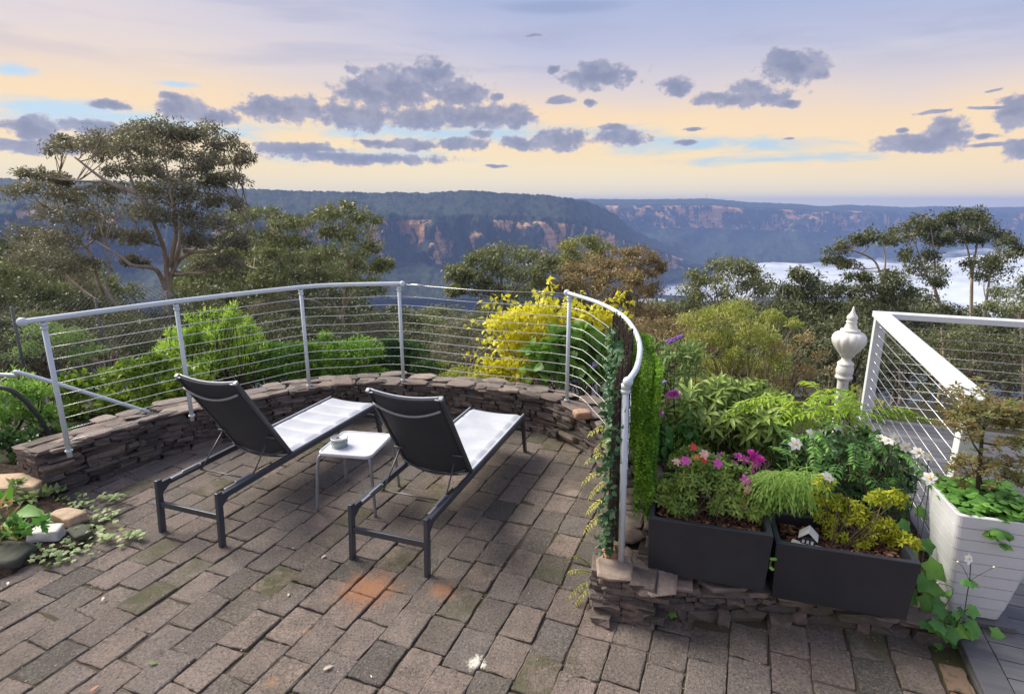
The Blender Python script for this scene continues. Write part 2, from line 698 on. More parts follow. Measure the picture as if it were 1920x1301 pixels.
def ridge_mat(nm, nt_lo):
    m, nt = new_mat(nm)
    co = objco(nt)
    at = nt.n('ShaderNodeAttribute', attribute_name='cliff')
    n1 = nt.noise(nt.scale(co, (1, 1, 1)), 0.0075, 4, 0.6)
    n2 = nt.noise(nt.scale(co, (1, 1, 0.25)), 0.03, 4, 0.65)
    str_ = nt.noise(nt.scale(co, (0.2, 0.2, 3.0)), 0.03, 3, 0.6)
    expo = nt.math('ADD', nt.math('MULTIPLY', n1, 0.62), nt.math('MULTIPLY', n2, 0.38))
    cm_ = nt.math('MULTIPLY', nt.step(expo, nt_lo, nt_lo + .07), nt.step(at.outputs['Fac'], 0.2, 0.7))
    rock = nt.mix(nt.step(str_, 0.35, 0.65), (0.50, 0.24, 0.10), (0.76, 0.44, 0.22))
    can = nt.noise(nt.scale(co, (1, .45, 1)), 0.035, 5, 0.75)
    forest = nt.mix(nt.step(can, 0.35, 0.65), (0.008, 0.014, 0.014), (0.055, 0.070, 0.040))
    c = nt.mix(cm_, forest, rock)
    finish(nt, c, 0.9, 0, nt.bump(can, 0.8, 6.0), 0.1)
    return m


def ridge(mat_, name, label, sky_pts, u0, u1, du, yfun, prof, vb, seed, canopy, gully):
    """prof: list of (fraction from skyline to foot, offset in distance, cliff value)"""
    us = np.arange(u0, u1 + du, du)
    sv = np.interp(us, [p[0] for p in sky_pts], [p[1] for p in sky_pts])
    sm = sv.copy()
    sv = sv - (fbm(us * .11 + seed, us * 0 + 3, 4, .62) - .5) * canopy
    rows, cl = [], []
    nseg = 15
    Y0 = np.array([yfun(u) for u in us])
    tt, off, cv = [], [], []
    for a, b in zip(prof[:-1], prof[1:]):
        for k in range(nseg):
            f = k / nseg
            tt.append(a[0] + (b[0] - a[0]) * f)
            off.append(a[1] + (b[1] - a[1]) * f)
            cv.append(a[2] if f < .5 else b[2])
    tt.append(prof[-1][0]); off.append(prof[-1][1]); cv.append(prof[-1][2])
    vbv = np.array([vb(u) for u in us])
    # the hidden far side first
    back = []
    for k in (2, 1):
        P_ = np.array([at_y(u, v, y + prof[0][1] + 350 * k) for u, v, y in zip(us, sv, Y0)])
        P_[:, 2] -= 25 * k * k
        back.append(P_)
        cl.append(np.zeros(len(us)))
    rows += back
    for q, o_, c_ in zip(tt, off, cv):
        vv = sm + (vbv - sm) * q + (sv - sm) * math.exp(-q * 30)
        gy = ((fbm(us * .016 + seed, us * 0 + q * 2.2, 2, .5) - .5) * gully + (fbm(us * .06 + seed, us * 0 + q * 9, 3, .5) - .5) * gully * .35) * min(1, q * 3)
        yy = Y0 + o_ + gy
        P_ = np.array([at_y(u, v, y) for u, v, y in zip(us, vv, yy)])
        P_[:, 2] += (fbm(us * 1.1 + seed, us * 0 + q * 70, 2, .6) - .5) * (5 if c_ < .5 else 2)
        rows.append(P_)
        cl.append(np.full(len(us), c_) * np.clip((vbv - sv) / 90, 0, 1))
    V = np.concatenate(rows)
    nr, ncol = len(rows), len(us)
    i = np.arange(nr - 1)[:, None] * ncol
    j = np.arange(ncol - 1)[None, :]
    F = np.stack([i + j, i + j + 1, i + ncol + j + 1, i + ncol + j], -1).reshape(-1, 4)
    me = np_mesh(name, V, [F])
    a = me.attributes.new('cliff', 'FLOAT', 'POINT')
    a.data.foreach_set('value', np.concatenate(cl).astype(np.float32))
    return tag(link(me, name, mat_, None, True), label, "ridge", kind="structure")


SK1 = [(-300, 338), (0, 334), (60, 336), (200, 343), (330, 338), (400, 347), (450, 354), (520, 356), (600, 359), (700, 361), (800, 361), (850, 359), (885, 356), (930, 361),
       (980, 363), (1030, 366), (1070, 371), (1100, 378), (1130, 390), (1155, 402), (1180, 426), (1215, 444), (1250, 458), (1290, 478), (1325, 492), (1345, 500)]
ridge(ridge_mat("forest_ridge", .508), "hills", "long forested plateau ridge with broken orange cliffs across the valley", SK1, -320, 1344, 2.5,
      lambda u: 1700 + 700 * np.clip((u - 200) / 900, -.5, 1) + 1300 * np.clip((u - 1060) / 280, 0, 1),
      [(0, 420, 0), (.22, 130, 0), (.30, 90, 1), (.66, 20, 1), (.70, -20, 0), (1.0, -420, 0)],
      lambda u: 560 if u < 1100 else 560 - 52 * min(1, (u - 1100) / 230), 3.0, 6.5, 260)
SK2 = [(1000, 372), (1100, 373), (1200, 374), (1330, 372.5), (1400, 379), (1500, 383), (1545, 387), (1585, 384), (1640, 386), (1700, 389), (1760, 386.5), (1830, 389), (1930, 388), (2200, 390), (2900, 386)]
ridge(ridge_mat("forest_ridge_far", .50), "hills_far", "far blue plateau with a band of pale cliffs above the fog", SK2, 1000, 2900, 3.0,
      lambda u: 4700 + 500 * np.clip((u - 1300) / 600, 0, 1),
      [(0, 700, 0), (.08, 160, 0), (.12, 120, 1), (.42, 40, 1), (.47, -30, 0), (1.0, -700, 0)],
      lambda u: 496, 11.0, 2.0, 420)

# bank of fog lying in the valley
m, nt = new_mat("fog_bank")
co = objco(nt)
fz = nt.noise(co, 0.004, 5, 0.55)
c = nt.mix(nt.step(fz, .35, .65), (.62, .67, .74), (.80, .83, .87))
pf = finish(nt, c, 1.0, 0, None, 0.0)
# the bank thins out toward the foot of the far plateau
sp_ = nt.n('ShaderNodeSeparateXYZ')
nt.l(co, sp_.inputs[0])
thin = nt.math('ADD', nt.math('DIVIDE', nt.math('SUBTRACT', 4650.0, sp_.outputs[1]), 900.0), nt.math('MULTIPLY', nt.math('SUBTRACT', fz, .5), 1.6))
nt.put(pf.inputs['Alpha'], nt.step(thin, 0.0, 1.0))
xs = np.linspace(300, 6500, 240)
ys = np.linspace(1300, 4700, 150)
X, Yg = np.meshgrid(xs, ys)
n_ = fbm(X / 420, Yg / 420, 5, .5)
bil = 1 - np.abs(fbm(X / 260 + 5, Yg / 260, 4, .5) * 2 - 1)
rise = np.clip((X / Yg - .70) / .2, 0, 1) * np.clip((Yg - 2000) / 1500, 0, 1)
Z = -412 + 45 * (n_ - .5) + 26 * (bil - .5) + 160 * rise * (0.55 + .9 * (n_ - .5) + .5 * (bil - .5))
V = np.stack([X, Yg, Z], -1).reshape(-1, 3)
i = np.arange(len(ys) - 1)[:, None] * len(xs)
j = np.arange(len(xs) - 1)[None, :]
F = np.stack([i + j, i + j + 1, i + len(xs) + j + 1, i + len(xs) + j], -1).reshape(-1, 4)
tag(link(np_mesh("valley_fog", V, [F]), "valley_fog", m, None, True), "white bank of fog lying in the valley below the far cliffs", "fog", kind="stuff")

HAZE_DENSITY = 1.4e-4
# the air
hz, nt = new_mat("valley_air")
pv = nt.n('ShaderNodeVolumePrincipled')
pv.inputs['Color'].default_value = (0.36, 0.52, 1.0, 1)
pv.inputs['Density'].default_value = HAZE_DENSITY
pv.inputs['Anisotropy'].default_value = 0.0
ov = nt.n('ShaderNodeOutputMaterial')
nt.l(pv.outputs[0], ov.inputs['Volume'])
mb = MB()
mb.box((0, 0, -280), (17200, 17200, 710))
tag(mb.build("haze", hz), "blue air between the terrace and the far ridges", "haze", kind="stuff")

# mast on the far plateau
b = at_y(1325, 374, 5300)
t_ = at_y(1325, 363, 5300)
mr = empty("radio_mast", b - np.array([0, 0, 4]), "thin radio mast standing on the skyline of the far plateau", "mast")
MB().tube([b - np.array([0, 0, 4]), t_], [2.2, 1.0], 5).build("mast", plain("mast_steel", (.12, .12, .13)), mr)

# ================================================================== terrace floor
AZP = 21.5
e1 = np.array([math.sin(R(AZP)), math.cos(R(AZP))])
e2 = np.array([math.cos(R(AZP)), -math.sin(R(AZP))])

W_IN = [at_z(105, 931)[:2], at_z(140, 918)[:2], at_z(236, 884)[:2], at_z(330, 850)[:2], (-2.80, 5.68), (-2.25, 6.08), (-1.75, 6.28), (-1.25, 6.32), (-.65, 6.17),
        (.17, 5.88), (.53, 5.58), (.79, 5.10), (.85, 4.62), (.81, 4.1), (.70, 3.59), (.52, 3.03)]
W_IN = [np.array(p) for p in W_IN]
DK_AZ = 22.5
DK0 = np.array([2.35, 2.38])
dk1 = np.array([math.sin(R(DK_AZ)), math.cos(R(DK_AZ))])     # along the deck edge, away from the camera
dk2 = np.array([math.cos(R(DK_AZ)), -math.sin(R(DK_AZ))])    # across the deck, to the right
PATIO = [(-4.6, -1.8), (-4.6, 1.4), (-3.9, 2.5)] + [tuple(at_z(u, v)[:2]) for u, v in ((0, 1092), (60, 1062), (140, 1040), (190, 1008), (178, 968), (135, 938))] + [tuple(p) for p in W_IN] + \
        [(.66, 2.97), (1.69, 2.95), (2.42, 2.85)] + [tuple(DK0 + dk1 * .3), tuple(DK0 - dk1 * 4.2)]


def inside(p, poly):
    x, y = p
    r = False
    for i in range(len(poly)):
        (x1, y1), (x2, y2) = poly[i], poly[i - 1]
        if (y1 > y) != (y2 > y) and x < (x2 - x1) * (y - y1) / (y2 - y1) + x1:
            r = not r
    return r


def nearpoly(p, poly, r):
    return any(inside((p[0] + dx, p[1] + dy), poly) for dx, dy in ((0, 0), (r, 0), (-r, 0), (0, r), (0, -r)))


def paver(mb, c, along, across, z, a1, a2, tilt, rj=.006):
    """one stone: wavy rounded outline, worn edge"""
    L, Wd = along / 2, across / 2
    out = []
    rc = .011
    for sx, sy in ((1, 1), (-1, 1), (-1, -1), (1, -1)):
        jl, jw = random.gauss(0, rj * .7), random.gauss(0, rj * .7)
        cx, cy_ = sx * (Wd + jw), sy * (L + jl)
        seq = [(0, -rc), (-rc * .3, -rc * .3), (-rc, 0)]
        if sx * sy < 0:
            seq = seq[::-1]
        for qx, qy in seq:
            out.append((cx + sx * qx, cy_ + sy * qy))
    # extra points along the sides
    pts = []
    for k in range(12):
        p, q = out[k], out[(k + 1) % 12]
        pts.append(p)
        if k % 3 == 2:
            for f in (.2, .4, .6, .8):
                j = random.gauss(0, rj * .42)
                dx, dy = q[0] - p[0], q[1] - p[1]
                ln = math.hypot(dx, dy)
                pts.append((p[0] + dx * f - dy / ln * j, p[1] + dy * f + dx / ln * j))
    vs, n = [], len(pts)
    for ins, dz in ((.009, 0.0), (.003, -.002), (0, -.006), (0.003, -.05)):
        for (x, y) in pts:
            ln = math.hypot(x, y)
            f = (ln - ins) / ln
            x2, y2 = x * f, y * f
            p = c + a2 * x2 + a1 * y2
            vs.append((p[0], p[1], z + dz + tilt[0] * x2 + tilt[1] * y2 + (random.gauss(0, .0012) if dz > -.01 else 0)))
    fs = [tuple(range(n))]
    for k in range(3):
        for i in range(n):
            a, b = k * n + i, k * n + (i + 1) % n
            fs.append((a, a + n, b + n, b))
    mb.add(vs, fs)


m, nt = new_mat("worn_paver")
co = objco(nt)
isl = island(nt)
n1 = nt.noise(co, 1.1, 4, 0.6)
n2 = nt.noise(co, 7.0, 5, 0.65, 0.4)
n3 = nt.noise(co, 70.0, 4, 0.7)
n4 = nt.noise(co, 260.0, 2, 0.6)
base = nt.ramp(isl, [(0.0, (.090, .083, .071)), (.15, (.215, .177, .152)), (.35, (.165, .135, .117)), (.55, (.262, .204, .172)), (.72, (.18, .157, .140)), (.88, (.30, .230, .194)), (1.0, (.115, .104, .09))])
c = nt.mix(nt.step(n2, .35, .7), base, nt.mix(.5, base, (.12, .105, .10)))
c = nt.mix(nt.math('MULTIPLY', nt.step(n3, .52, .72), .5), c, (.42, .37, .34))
c = nt.mix(nt.math('MULTIPLY', nt.step(n3, .50, .32), .75), c, (.05, .045, .04))
c = nt.mix(nt.math('MULTIPLY', nt.step(n4, .60, .75), .45), c, (.52, .47, .43))
grime = nt.step(nt.noise(nt.scale(co, (1, .8, 1)), 0.75, 5, .62, .5), .44, .68)
c = nt.mix(nt.math('MULTIPLY', grime, .34), c, (.07, .066, .052))
isl2 = nt.math('FRACT', nt.math('MULTIPLY', isl, 37.7))
# moss and algae: whole stones and drifting patches
moss = nt.math('ADD', nt.math('MULTIPLY', nt.step(isl2, .84, .99), .6), nt.math('MULTIPLY', nt.step(n1, .52, .72), .7))
moss = nt.math('MULTIPLY', moss, nt.step(n2, .30, .62))
c = nt.mix(nt.math('MULTIPLY', moss, .62), c, (.075, .078, .028))
green = nt.math('MULTIPLY', nt.step(isl2, .93, .97), nt.step(n2, .3, .6))
c = nt.mix(nt.math('MULTIPLY', green, .35), c, (.075, .085, .02))


n2b = nt.noise(co, 11.0, 6, 0.7, 0.2)
n3b = nt.noise(co, 30.0, 6, 0.75, 0.3)


def stain(c, ctr, r, col, amt, soft=.6, irr=.9, nz=None):
    d = nt.vmath('DISTANCE', nt.scale(co, (1, 1, 0)), (ctr[0], ctr[1], 0))
    k = nt.math('SUBTRACT', 1.0, nt.math('DIVIDE', d, r))
    k = nt.math('ADD', k, nt.math('MULTIPLY', nt.math('SUBTRACT', nz or n2, .5), irr))
    return nt.mix(nt.math('MULTIPLY', nt.step(k, 0.0, soft), amt), c, col)


c = stain(c, at_z(690, 1105), .28, (.40, .18, .085), .8, 1.0, 1.6, n2b)
c = stain(c, at_z(832, 1108), .13, (.40, .19, .095), .65, 1.0, 1.5, n2b)
c = stain(c, at_z(575, 1183), .05, (.44, .27, .16), .38, .8, 1.6)
c = stain(c, at_z(510, 1279), .05, (.44, .27, .16), .38, .8, 1.6)
c = stain(c, at_z(893, 1243), .06, (.80, .76, .66), .9, .7, 3.0, n3b)
c = stain(c, at_z(1075, 925), .10, (.40, .33, .28), .6, .6, 1.0)
vor = nt.n('ShaderNodeTexVoronoi', feature='DISTANCE_TO_EDGE')
nt.l(nt.vmath('ADD', co, nt.scale(nt.n('ShaderNodeTexCoord').outputs['Object'], (0, 0, 0))), vor.inputs['Vector'])
vor.inputs['Scale'].default_value = 26
crack = nt.step(vor.outputs['Distance'], 0.0, 0.05)
crk = nt.math('MULTIPLY', nt.math('SUBTRACT', 1.0, crack), nt.step(n1, .40, .6))
c = nt.mix(nt.math('MULTIPLY', crk, .3), c, (.05, .045, .04))
h = nt.math('ADD', nt.math('ADD', nt.math('MULTIPLY', n3, .5), nt.math('MULTIPLY', n2, .6)), nt.math('MULTIPLY', n4, .25))
h = nt.math('SUBTRACT', h, nt.math('MULTIPLY', crk, .15))
finish(nt, c, nt.math('ADD', .72, nt.math('MULTIPLY', n2, .25)), 0, nt.bump(h, 1.0, .016), .25)
M_PAVER = m

m, nt = new_mat("joint_soil")
co = objco(nt)
nz = nt.noise(co, 30, 5, .7)
c = nt.mix(nt.step(nt.noise(co, 1.5, 3), .45, .65), (.085, .070, .056), (.075, .074, .034))
finish(nt, nt.mix(nt.step(nz, .55, .75), c, (.09, .075, .06)), .95, 0, nt.bump(nz, .6, .01), .1)
M_SOIL = m

mb = MB()
row_w, len_ = .207, .285
for i in range(-40, 40):
    x0 = i * row_w + .03
    ofs = (i % 2) * .5 * len_ + random.gauss(0, .02)
    yy = -6.0 + ofs
    while yy < 9:
        L = len_ + random.gauss(0, .008)
        cc = e2 * x0 + e1 * (yy + L / 2)
        yy += L
        if not (-5.2 < cc[0] < 3 and -1.6 < cc[1] < 6.8) or not nearpoly(cc, PATIO, .10):
            continue
        if (cc - DK0) @ dk2 > -.16 and cc[1] < 2.9:
            continue
        if cc[1] > 2.98 and cc[0] > .62 and cc[1] < 3.4:
            continue
        ang = random.gauss(0, .012)
        a1 = e1 * math.cos(ang) + e2 * math.sin(ang)
        a2 = e2 * math.cos(ang) - e1 * math.sin(ang)
        wob_ = .012 * math.sin(cc[0] * 1.7 + cc[1]) + random.gauss(0, .0035)
        paver(mb, cc + e2 * random.gauss(0, .003), L - random.uniform(.003, .011), row_w - random.uniform(.003, .011),
              wob_ * .35 + random.gauss(0, .002), a1, a2, (random.gauss(0, .014), random.gauss(0, .012)))
o = mb.build("patio", M_PAVER)
tag(o, "worn brown stone pavers of the terrace floor", "paving", kind="structure")
mb = MB()
gs = .06
gx = np.arange(-4.7, 2.8, gs)
gy = np.arange(-1.9, 6.9, gs)
zz_ = -.022 + .034 * fbm(gx[None, :] * 2.1 + 40, gy[:, None] * 2.1 + 20, 4, .6)
vid = {}
for b_ in range(len(gy) - 1):
    for a_ in range(len(gx) - 1):
        if nearpoly((gx[a_] + gs / 2, gy[b_] + gs / 2), PATIO, .05):
            q4 = []
            for da, db in ((0, 0), (1, 0), (1, 1), (0, 1)):
                kk = (a_ + da, b_ + db)
                if kk not in vid:
                    vid[kk] = len(mb.v)
                    mb.v.append((gx[kk[0]], gy[kk[1]], min(-.0125, zz_[kk[1], kk[0]])))
                q4.append(vid[kk])
            mb.f.append(tuple(q4))
tag(mb.build("patio_bed", M_SOIL), "dark mossy soil in the joints between pavers", "soil", kind="structure")

# orange bricks along the edge of the deck
mb = MB()
m, nt = new_mat("old_brick")
co = objco(nt)
nz = nt.noise(co, 25, 5, .7)
c = nt.mix(island(nt), (.28, .15, .09), (.24, .17, .12))
c = nt.mix(nt.step(nz, .5, .7), c, (.10, .09, .05))
finish(nt, c, .85, 0, nt.bump(nz, .6, .006), .2)
s_ = .20
while s_ > -4:
    cc = DK0 + dk1 * (s_ - .105) - dk2 * .075
    paver(mb, cc, .20, .115, .006, dk1, dk2, (random.gauss(0, .02), random.gauss(0, .02)))
    s_ -= .212
tag(mb.build("border_bricks", m), "row of orange bricks between the pavers and the deck", "bricks", kind="structure")

# ================================================================== dry stone walls
m, nt = new_mat("wall_stone")
co = objco(nt)
isl = island(nt)
n2 = nt.noise(co, 14, 5, .65, .3)
n3 = nt.noise(co, 60, 4, .7)
c = nt.ramp(isl, [(0, (.085, .072, .068)), (.25, (.135, .11, .10)), (.5, (.19, .15, .13)), (.75, (.11, .096, .092)), (1, (.25, .19, .16))])
c = nt.mix(nt.step(n2, .4, .7), c, nt.mix(.55, c, (.06, .055, .055)))
c = nt.mix(nt.math('MULTIPLY', nt.step(n3, .55, .75), .45), c, (.36, .31, .28))
c = nt.mix(nt.math('MULTIPLY', nt.step(nt.noise(co, 2.2, 3), .55, .7), .4), c, (.09, .095, .05))
finish(nt, c, .85, 0, nt.bump(nt.math('ADD', n2, nt.math('MULTIPLY', n3, .5)), .9, .015), .25)
M_STONE = m
m, nt = new_mat("cap_stone")
co = objco(nt)
isl = island(nt)
n2 = nt.noise(co, 9, 5, .65, .4)
n3 = nt.noise(co, 55, 4, .7)
c = nt.ramp(isl, [(0, (.17, .135, .118)), (.35, (.26, .20, .172)), (.7, (.21, .175, .158)), (1, (.34, .265, .215))])
c = nt.mix(nt.step(n2, .42, .68), c, nt.mix(.5, c, (.12, .10, .09)))
c = nt.mix(nt.math('MULTIPLY', nt.step(n3, .55, .75), .4), c, (.50, .45, .40))
finish(nt, c, .8, 0, nt.bump(nt.math('ADD', n2, nt.math('MULTIPLY', n3, .4)), .8, .012), .25)
M_CAP = m
M_CORE = plain("wall_core", (.03, .026, .024), .95, var=.4, scale=20)


def rock(mb, c, size, ax, ay, jit=.09, k=2):
    """a rough block: size along ax, along ay, and up"""
    vs, idx, fs = [], {}, []
    ax = np.array([ax[0], ax[1], 0.0]); ay = np.array([ay[0], ay[1], 0.0]); az_ = np.array([0, 0, 1.0])
    c = np.array([c[0], c[1], c[2]], float)

    def vid(i, j, l):
        if (i, j, l) not in idx:
            p = np.array([i, j, l]) / k * 2 - 1
            ex = sum(1 for q in (i, j, l) if q in (0, k))
            sh = {1: 1.0, 2: .97, 3: .90}.get(ex, 1)
            p = p * sh + np.array([random.gauss(0, jit), random.gauss(0, jit), random.gauss(0, jit)])
            idx[(i, j, l)] = len(vs)
            vs.append(c + ax * p[0] * size[0] / 2 + ay * p[1] * size[1] / 2 + az_ * p[2] * size[2] / 2)
        return idx[(i, j, l)]
    for a in range(k):
        for b in range(k):
            for s in (0, k):
                q = [vid(a, b, s), vid(a + 1, b, s), vid(a + 1, b + 1, s), vid(a, b + 1, s)]
                fs.append(tuple(q if s else q[::-1]))
                q = [vid(a, s, b), vid(a, s, b + 1), vid(a + 1, s, b + 1), vid(a + 1, s, b)]
                fs.append(tuple(q if s else q[::-1]))
                q = [vid(s, a, b), vid(s, a + 1, b), vid(s, a + 1, b + 1), vid(s, a, b + 1)]
                fs.append(tuple(q if s else q[::-1]))
    mb.add(vs, fs)


class Path:
    def __init__(self, pts, n=10):
        self.p = np.array(smooth_path([(*q, 0) for q in pts], n))[:, :2]
        self.s = np.concatenate([[0], np.cumsum(np.linalg.norm(np.diff(self.p, axis=0), axis=1))])
        self.len = self.s[-1]

    def at(self, s):
        return np.array([np.interp(s, self.s, self.p[:, 0]), np.interp(s, self.s, self.p[:, 1])])

    def dir(self, s):
        d = self.at(min(self.len, s + .05)) - self.at(max(0, s - .05))
        return d / np.linalg.norm(d)

    def out(self, s):
        d = self.dir(s)
        return np.array([-d[1], d[0]])

    def find(self, q):
        return self.s[np.argmin(np.linalg.norm(self.p - np.array(q), axis=1))]


def slab(mb, c, r1, r2, ax, ay, th, n=8):
    """an irregular flat stone"""
    pts = []
    for k in range(n):
        a = 2 * math.pi * (k + random.uniform(-.25, .25)) / n
        q = random.uniform(.86, 1.05) / max(abs(math.cos(a)), abs(math.sin(a))) ** .75
        pts.append((q * math.cos(a) * r1, q * math.sin(a) * r2))
    tx, ty = random.gauss(0, .04), random.gauss(0, .04)
    vs = []
    for ins, dz in ((.88, 0), (.98, -.006), (1.0, -.4 * th), (.93, -th)):
        for x, y in pts:
            p = np.array(c[:2]) + np.array(ax) * x * ins + np.array(ay) * y * ins
            vs.append((p[0], p[1], c[2] + dz + tx * x + ty * y + random.gauss(0, .002)))
    fs = [tuple(range(n))]
    for k in range(3):
        for i in range(n):
            a, b = k * n + i, k * n + (i + 1) % n
            fs.append((a, a + n, b + n, b))
    fs.append(tuple(3 * n + i for i in range(n - 1, -1, -1)))
    mb.add(vs, fs)


def drywall(root, path, hfun, thick, both=True, course=.046, cap=True, s0=0, s1=None):
    s1 = path.len if s1 is None else s1
    mb, cp, core = MB(), MB(), MB()
    z = 0.0
    hmax = max(hfun(s) for s in np.linspace(s0, s1, 60))
    while z < hmax - .02:
        h = course * random.uniform(.65, 1.4)
        for side in ((0, 1) if both else (0,)):
            s = s0 - random.uniform(0, .1)
            while s < s1:
                L = random.choice((.08, .12, .16, .22, .30)) * random.uniform(.85, 1.15)
                sc_ = min(s1, max(s0, s + L / 2))
                if z < hfun(sc_) - .035:
                    d, o_ = path.dir(sc_), path.out(sc_)
                    dep = random.uniform(.11, .17)
                    off = (dep / 2 + random.gauss(0, .016)) if side == 0 else thick - dep / 2
                    zz = -.03 if z == 0 else z
                    hh = min(h, hfun(sc_) - z)
                    rock(mb, (*(path.at(sc_) + o_ * off), (zz + z + hh) / 2), (L * .99, dep, (z + hh - zz) * random.uniform(.9, 1.12)), d, o_, .12, 2)
                s += L
        z += h
    # the two ends
    for s_e, sg in ((s0, -1), (s1, 1)):
        z = 0
        while z < hfun(s_e) - .03:
            h = course * random.uniform(.8, 1.2)
            w = .04
            while w < thick - .04:
                L = random.uniform(.10, .2)
                q = path.at(s_e) + path.out(s_e) * (w + L / 2) + path.dir(s_e) * sg * .01
                rock(mb, (*q, z + h / 2), (.13, L, h), path.dir(s_e), path.out(s_e), .08, 2)
                w += L
            z += h
    n = max(4, int((s1 - s0) / .12))
    vs = []
    for i in range(n + 1):
        s = s0 + (s1 - s0) * i / n
        for w, zz in ((.05, -.02), (.05, hfun(s) - .03), (thick - .05, hfun(s) - .03), (thick - .05, -.02)):
            q = path.at(s) + path.out(s) * w
            vs.append((*q, zz))
    fs = [(i * 4 + k, i * 4 + 4 + k, i * 4 + 4 + (k + 1) % 4, i * 4 + (k + 1) % 4) for i in range(n) for k in range(3)]
    core.add(vs, fs + [(3, 2, 1, 0), (n * 4, n * 4 + 1, n * 4 + 2, n * 4 + 3)])
    if cap:
        s = s0
        while s < s1:
            L = random.uniform(.13, .34)
            sc_ = min(s1 - .03, s + L / 2)
            d, o_ = path.dir(sc_), path.out(sc_)
            w = -.015
            while w < thick - .03:
                Wd = random.uniform(.12, thick * .75)
                q = path.at(sc_) + o_ * (w + Wd / 2) + d * random.gauss(0, .02)
                slab(cp, (*q, hfun(sc_) + random.uniform(-.014, .014)), L * .54, Wd * .54, d, o_, random.uniform(.012, .034), random.choice((6, 7, 8, 9, 11)))
                w += Wd
            s += L * .97
    mb.build("face_stones", M_STONE, root)
    core.build("rubble_core", M_CORE, root)
    if cap:
        cp.build("cap_stones", M_CAP, root)


WP = Path(W_IN)
s_low = WP.find((.81, 4.1))


def wall_h(s):
    return .415 + .008 * math.sin(s * 3.1) - .125 * min(1, max(0, (s - s_low + .25) / (WP.len - s_low)))


wr = empty("stone_wall", (*WP.at(WP.len / 2), 0), "low curved dry stone wall ringing the terrace below the cable railing", "wall")
drywall(wr, WP, wall_h, .35)

LP = Path([(.53, 2.97), (.72, 2.93), (1.2, 2.925), (1.69, 2.905), (2.08, 2.83), (2.40, 2.74)])
LP_h = lambda s: float(np.interp(s, [0, .25, .7, 1.2, 1.6, 1.9], [.285, .25, .215, .17, .115, .10]))
lr = empty("stone_ledge", (1.3, 3.05, 0), "low broken stone ledge running under the two black planter boxes", "wall")
drywall(lr, LP, LP_h, .26, both=False, cap=True)
# loose stones sitting on the wall end
for (u, v, z, sz, col, lab) in [(1148, 1036, .315, (.10, .07, .045), (.42, .22, .11), "small orange stone on the wall end beside the railing post"),
                                (1395, 785, .44, (.16, .12, .07), (.40, .25, .17), "rounded tan boulder on the wall top beside the railing")]:
    q = at_z(u if u < 1300 else 1092, v if u < 1300 else 776, z)
    mb = MB()
    rock(mb, q, sz, (1, .2), (-.2, 1), .05, 4)
    tag(mb.build("stone", plain("loose_stone", col, .85, var=.3, scale=30, bump=.6), None, True, org=(q[0], q[1], z - sz[2] / 2)), lab, "stone")

# ================================================================== garden beds
m, nt = new_mat("garden_soil")
co = objco(nt)
nz = nt.noise(co, 22, 5, .7)
c = nt.mix(nt.step(nz, .4, .65), (.028, .02, .015), (.075, .052, .038))
finish(nt, c, .95, 0, nt.bump(nz, .9, .02), .1)
M_BED = m


def bed_right(x, y):
    return .20 - .12 * np.clip(y - 3.6, 0, 9) * 1.0 + .04 * (fbm(np.array([x * 3]), np.array([y * 3]))[0] - .5)


mb = MB()
ys = np.linspace(3.08, 8.0, 34)
rows = []
for y in ys:
    k = np.argmin(np.abs(WP.p[len(WP.p) // 2:, 1] - y)) + len(WP.p) // 2
    xl = (WP.p[k][0] + .22) if y < 5.3 else 1.05 - (y - 5.3) * .5
    sd_ = (y - DK0[1]) / dk1[1]
    xr = (DK0 + dk1 * sd_)[0] - .03
    rows.append([(xl + (xr - xl) * f, y, bed_right(xl + (xr - xl) * f, y)) for f in np.linspace(0, 1, 20)])
mb.add([p for r_ in rows for p in r_], [(j * 20 + i, j * 20 + i + 1, j * 20 + 21 + i, j * 20 + 20 + i) for j in range(len(ys) - 1) for i in range(19)])
tag(mb.build("garden_soil", M_BED, None, True), "dark garden soil between the terrace wall and the deck", "soil", kind="structure")
mb = MB()
mb.grid(lambda a, b: (-6.5 + 3.42 * a, 1.2 + 3.6 * b, (-.07 if nearpoly((-6.5 + 3.42 * a, 1.2 + 3.6 * b), PATIO, .04) else .02 + .12 * min(1, 2 * (1 - a))) + .05 * (fbm(np.array([a * 9]), np.array([b * 9]))[0] - .5)), 48, 48)
tag(mb.build("garden_soil", M_BED, None, True), "dark garden soil beside the left end of the terrace", "soil", kind="structure")

# ================================================================== deck
m, nt = new_mat("deck_board")
co = objco(nt)
rot = nt.n('ShaderNodeMapping')
nt.l(co, rot.inputs[0])
rot.inputs['Rotation'].default_value = (0, 0, R(DK_AZ))
gr = nt.noise(nt.scale(rot.outputs[0], (2, 60, 10)), 1.0, 4, .65)
c = nt.mix(island(nt), (.125, .125, .135), (.185, .185, .195))
c = nt.mix(nt.step(gr, .4, .65), c, nt.mix(.45, c, (.08, .08, .09)))
finish(nt, c, .6, 0, nt.bump(gr, .4, .003), .3)
M_DECK = m
DZ = .05
mb = MB()


def dk(s, w, z=0.0):
    q = DK0 + dk1 * s + dk2 * w
    return (q[0], q[1], z)


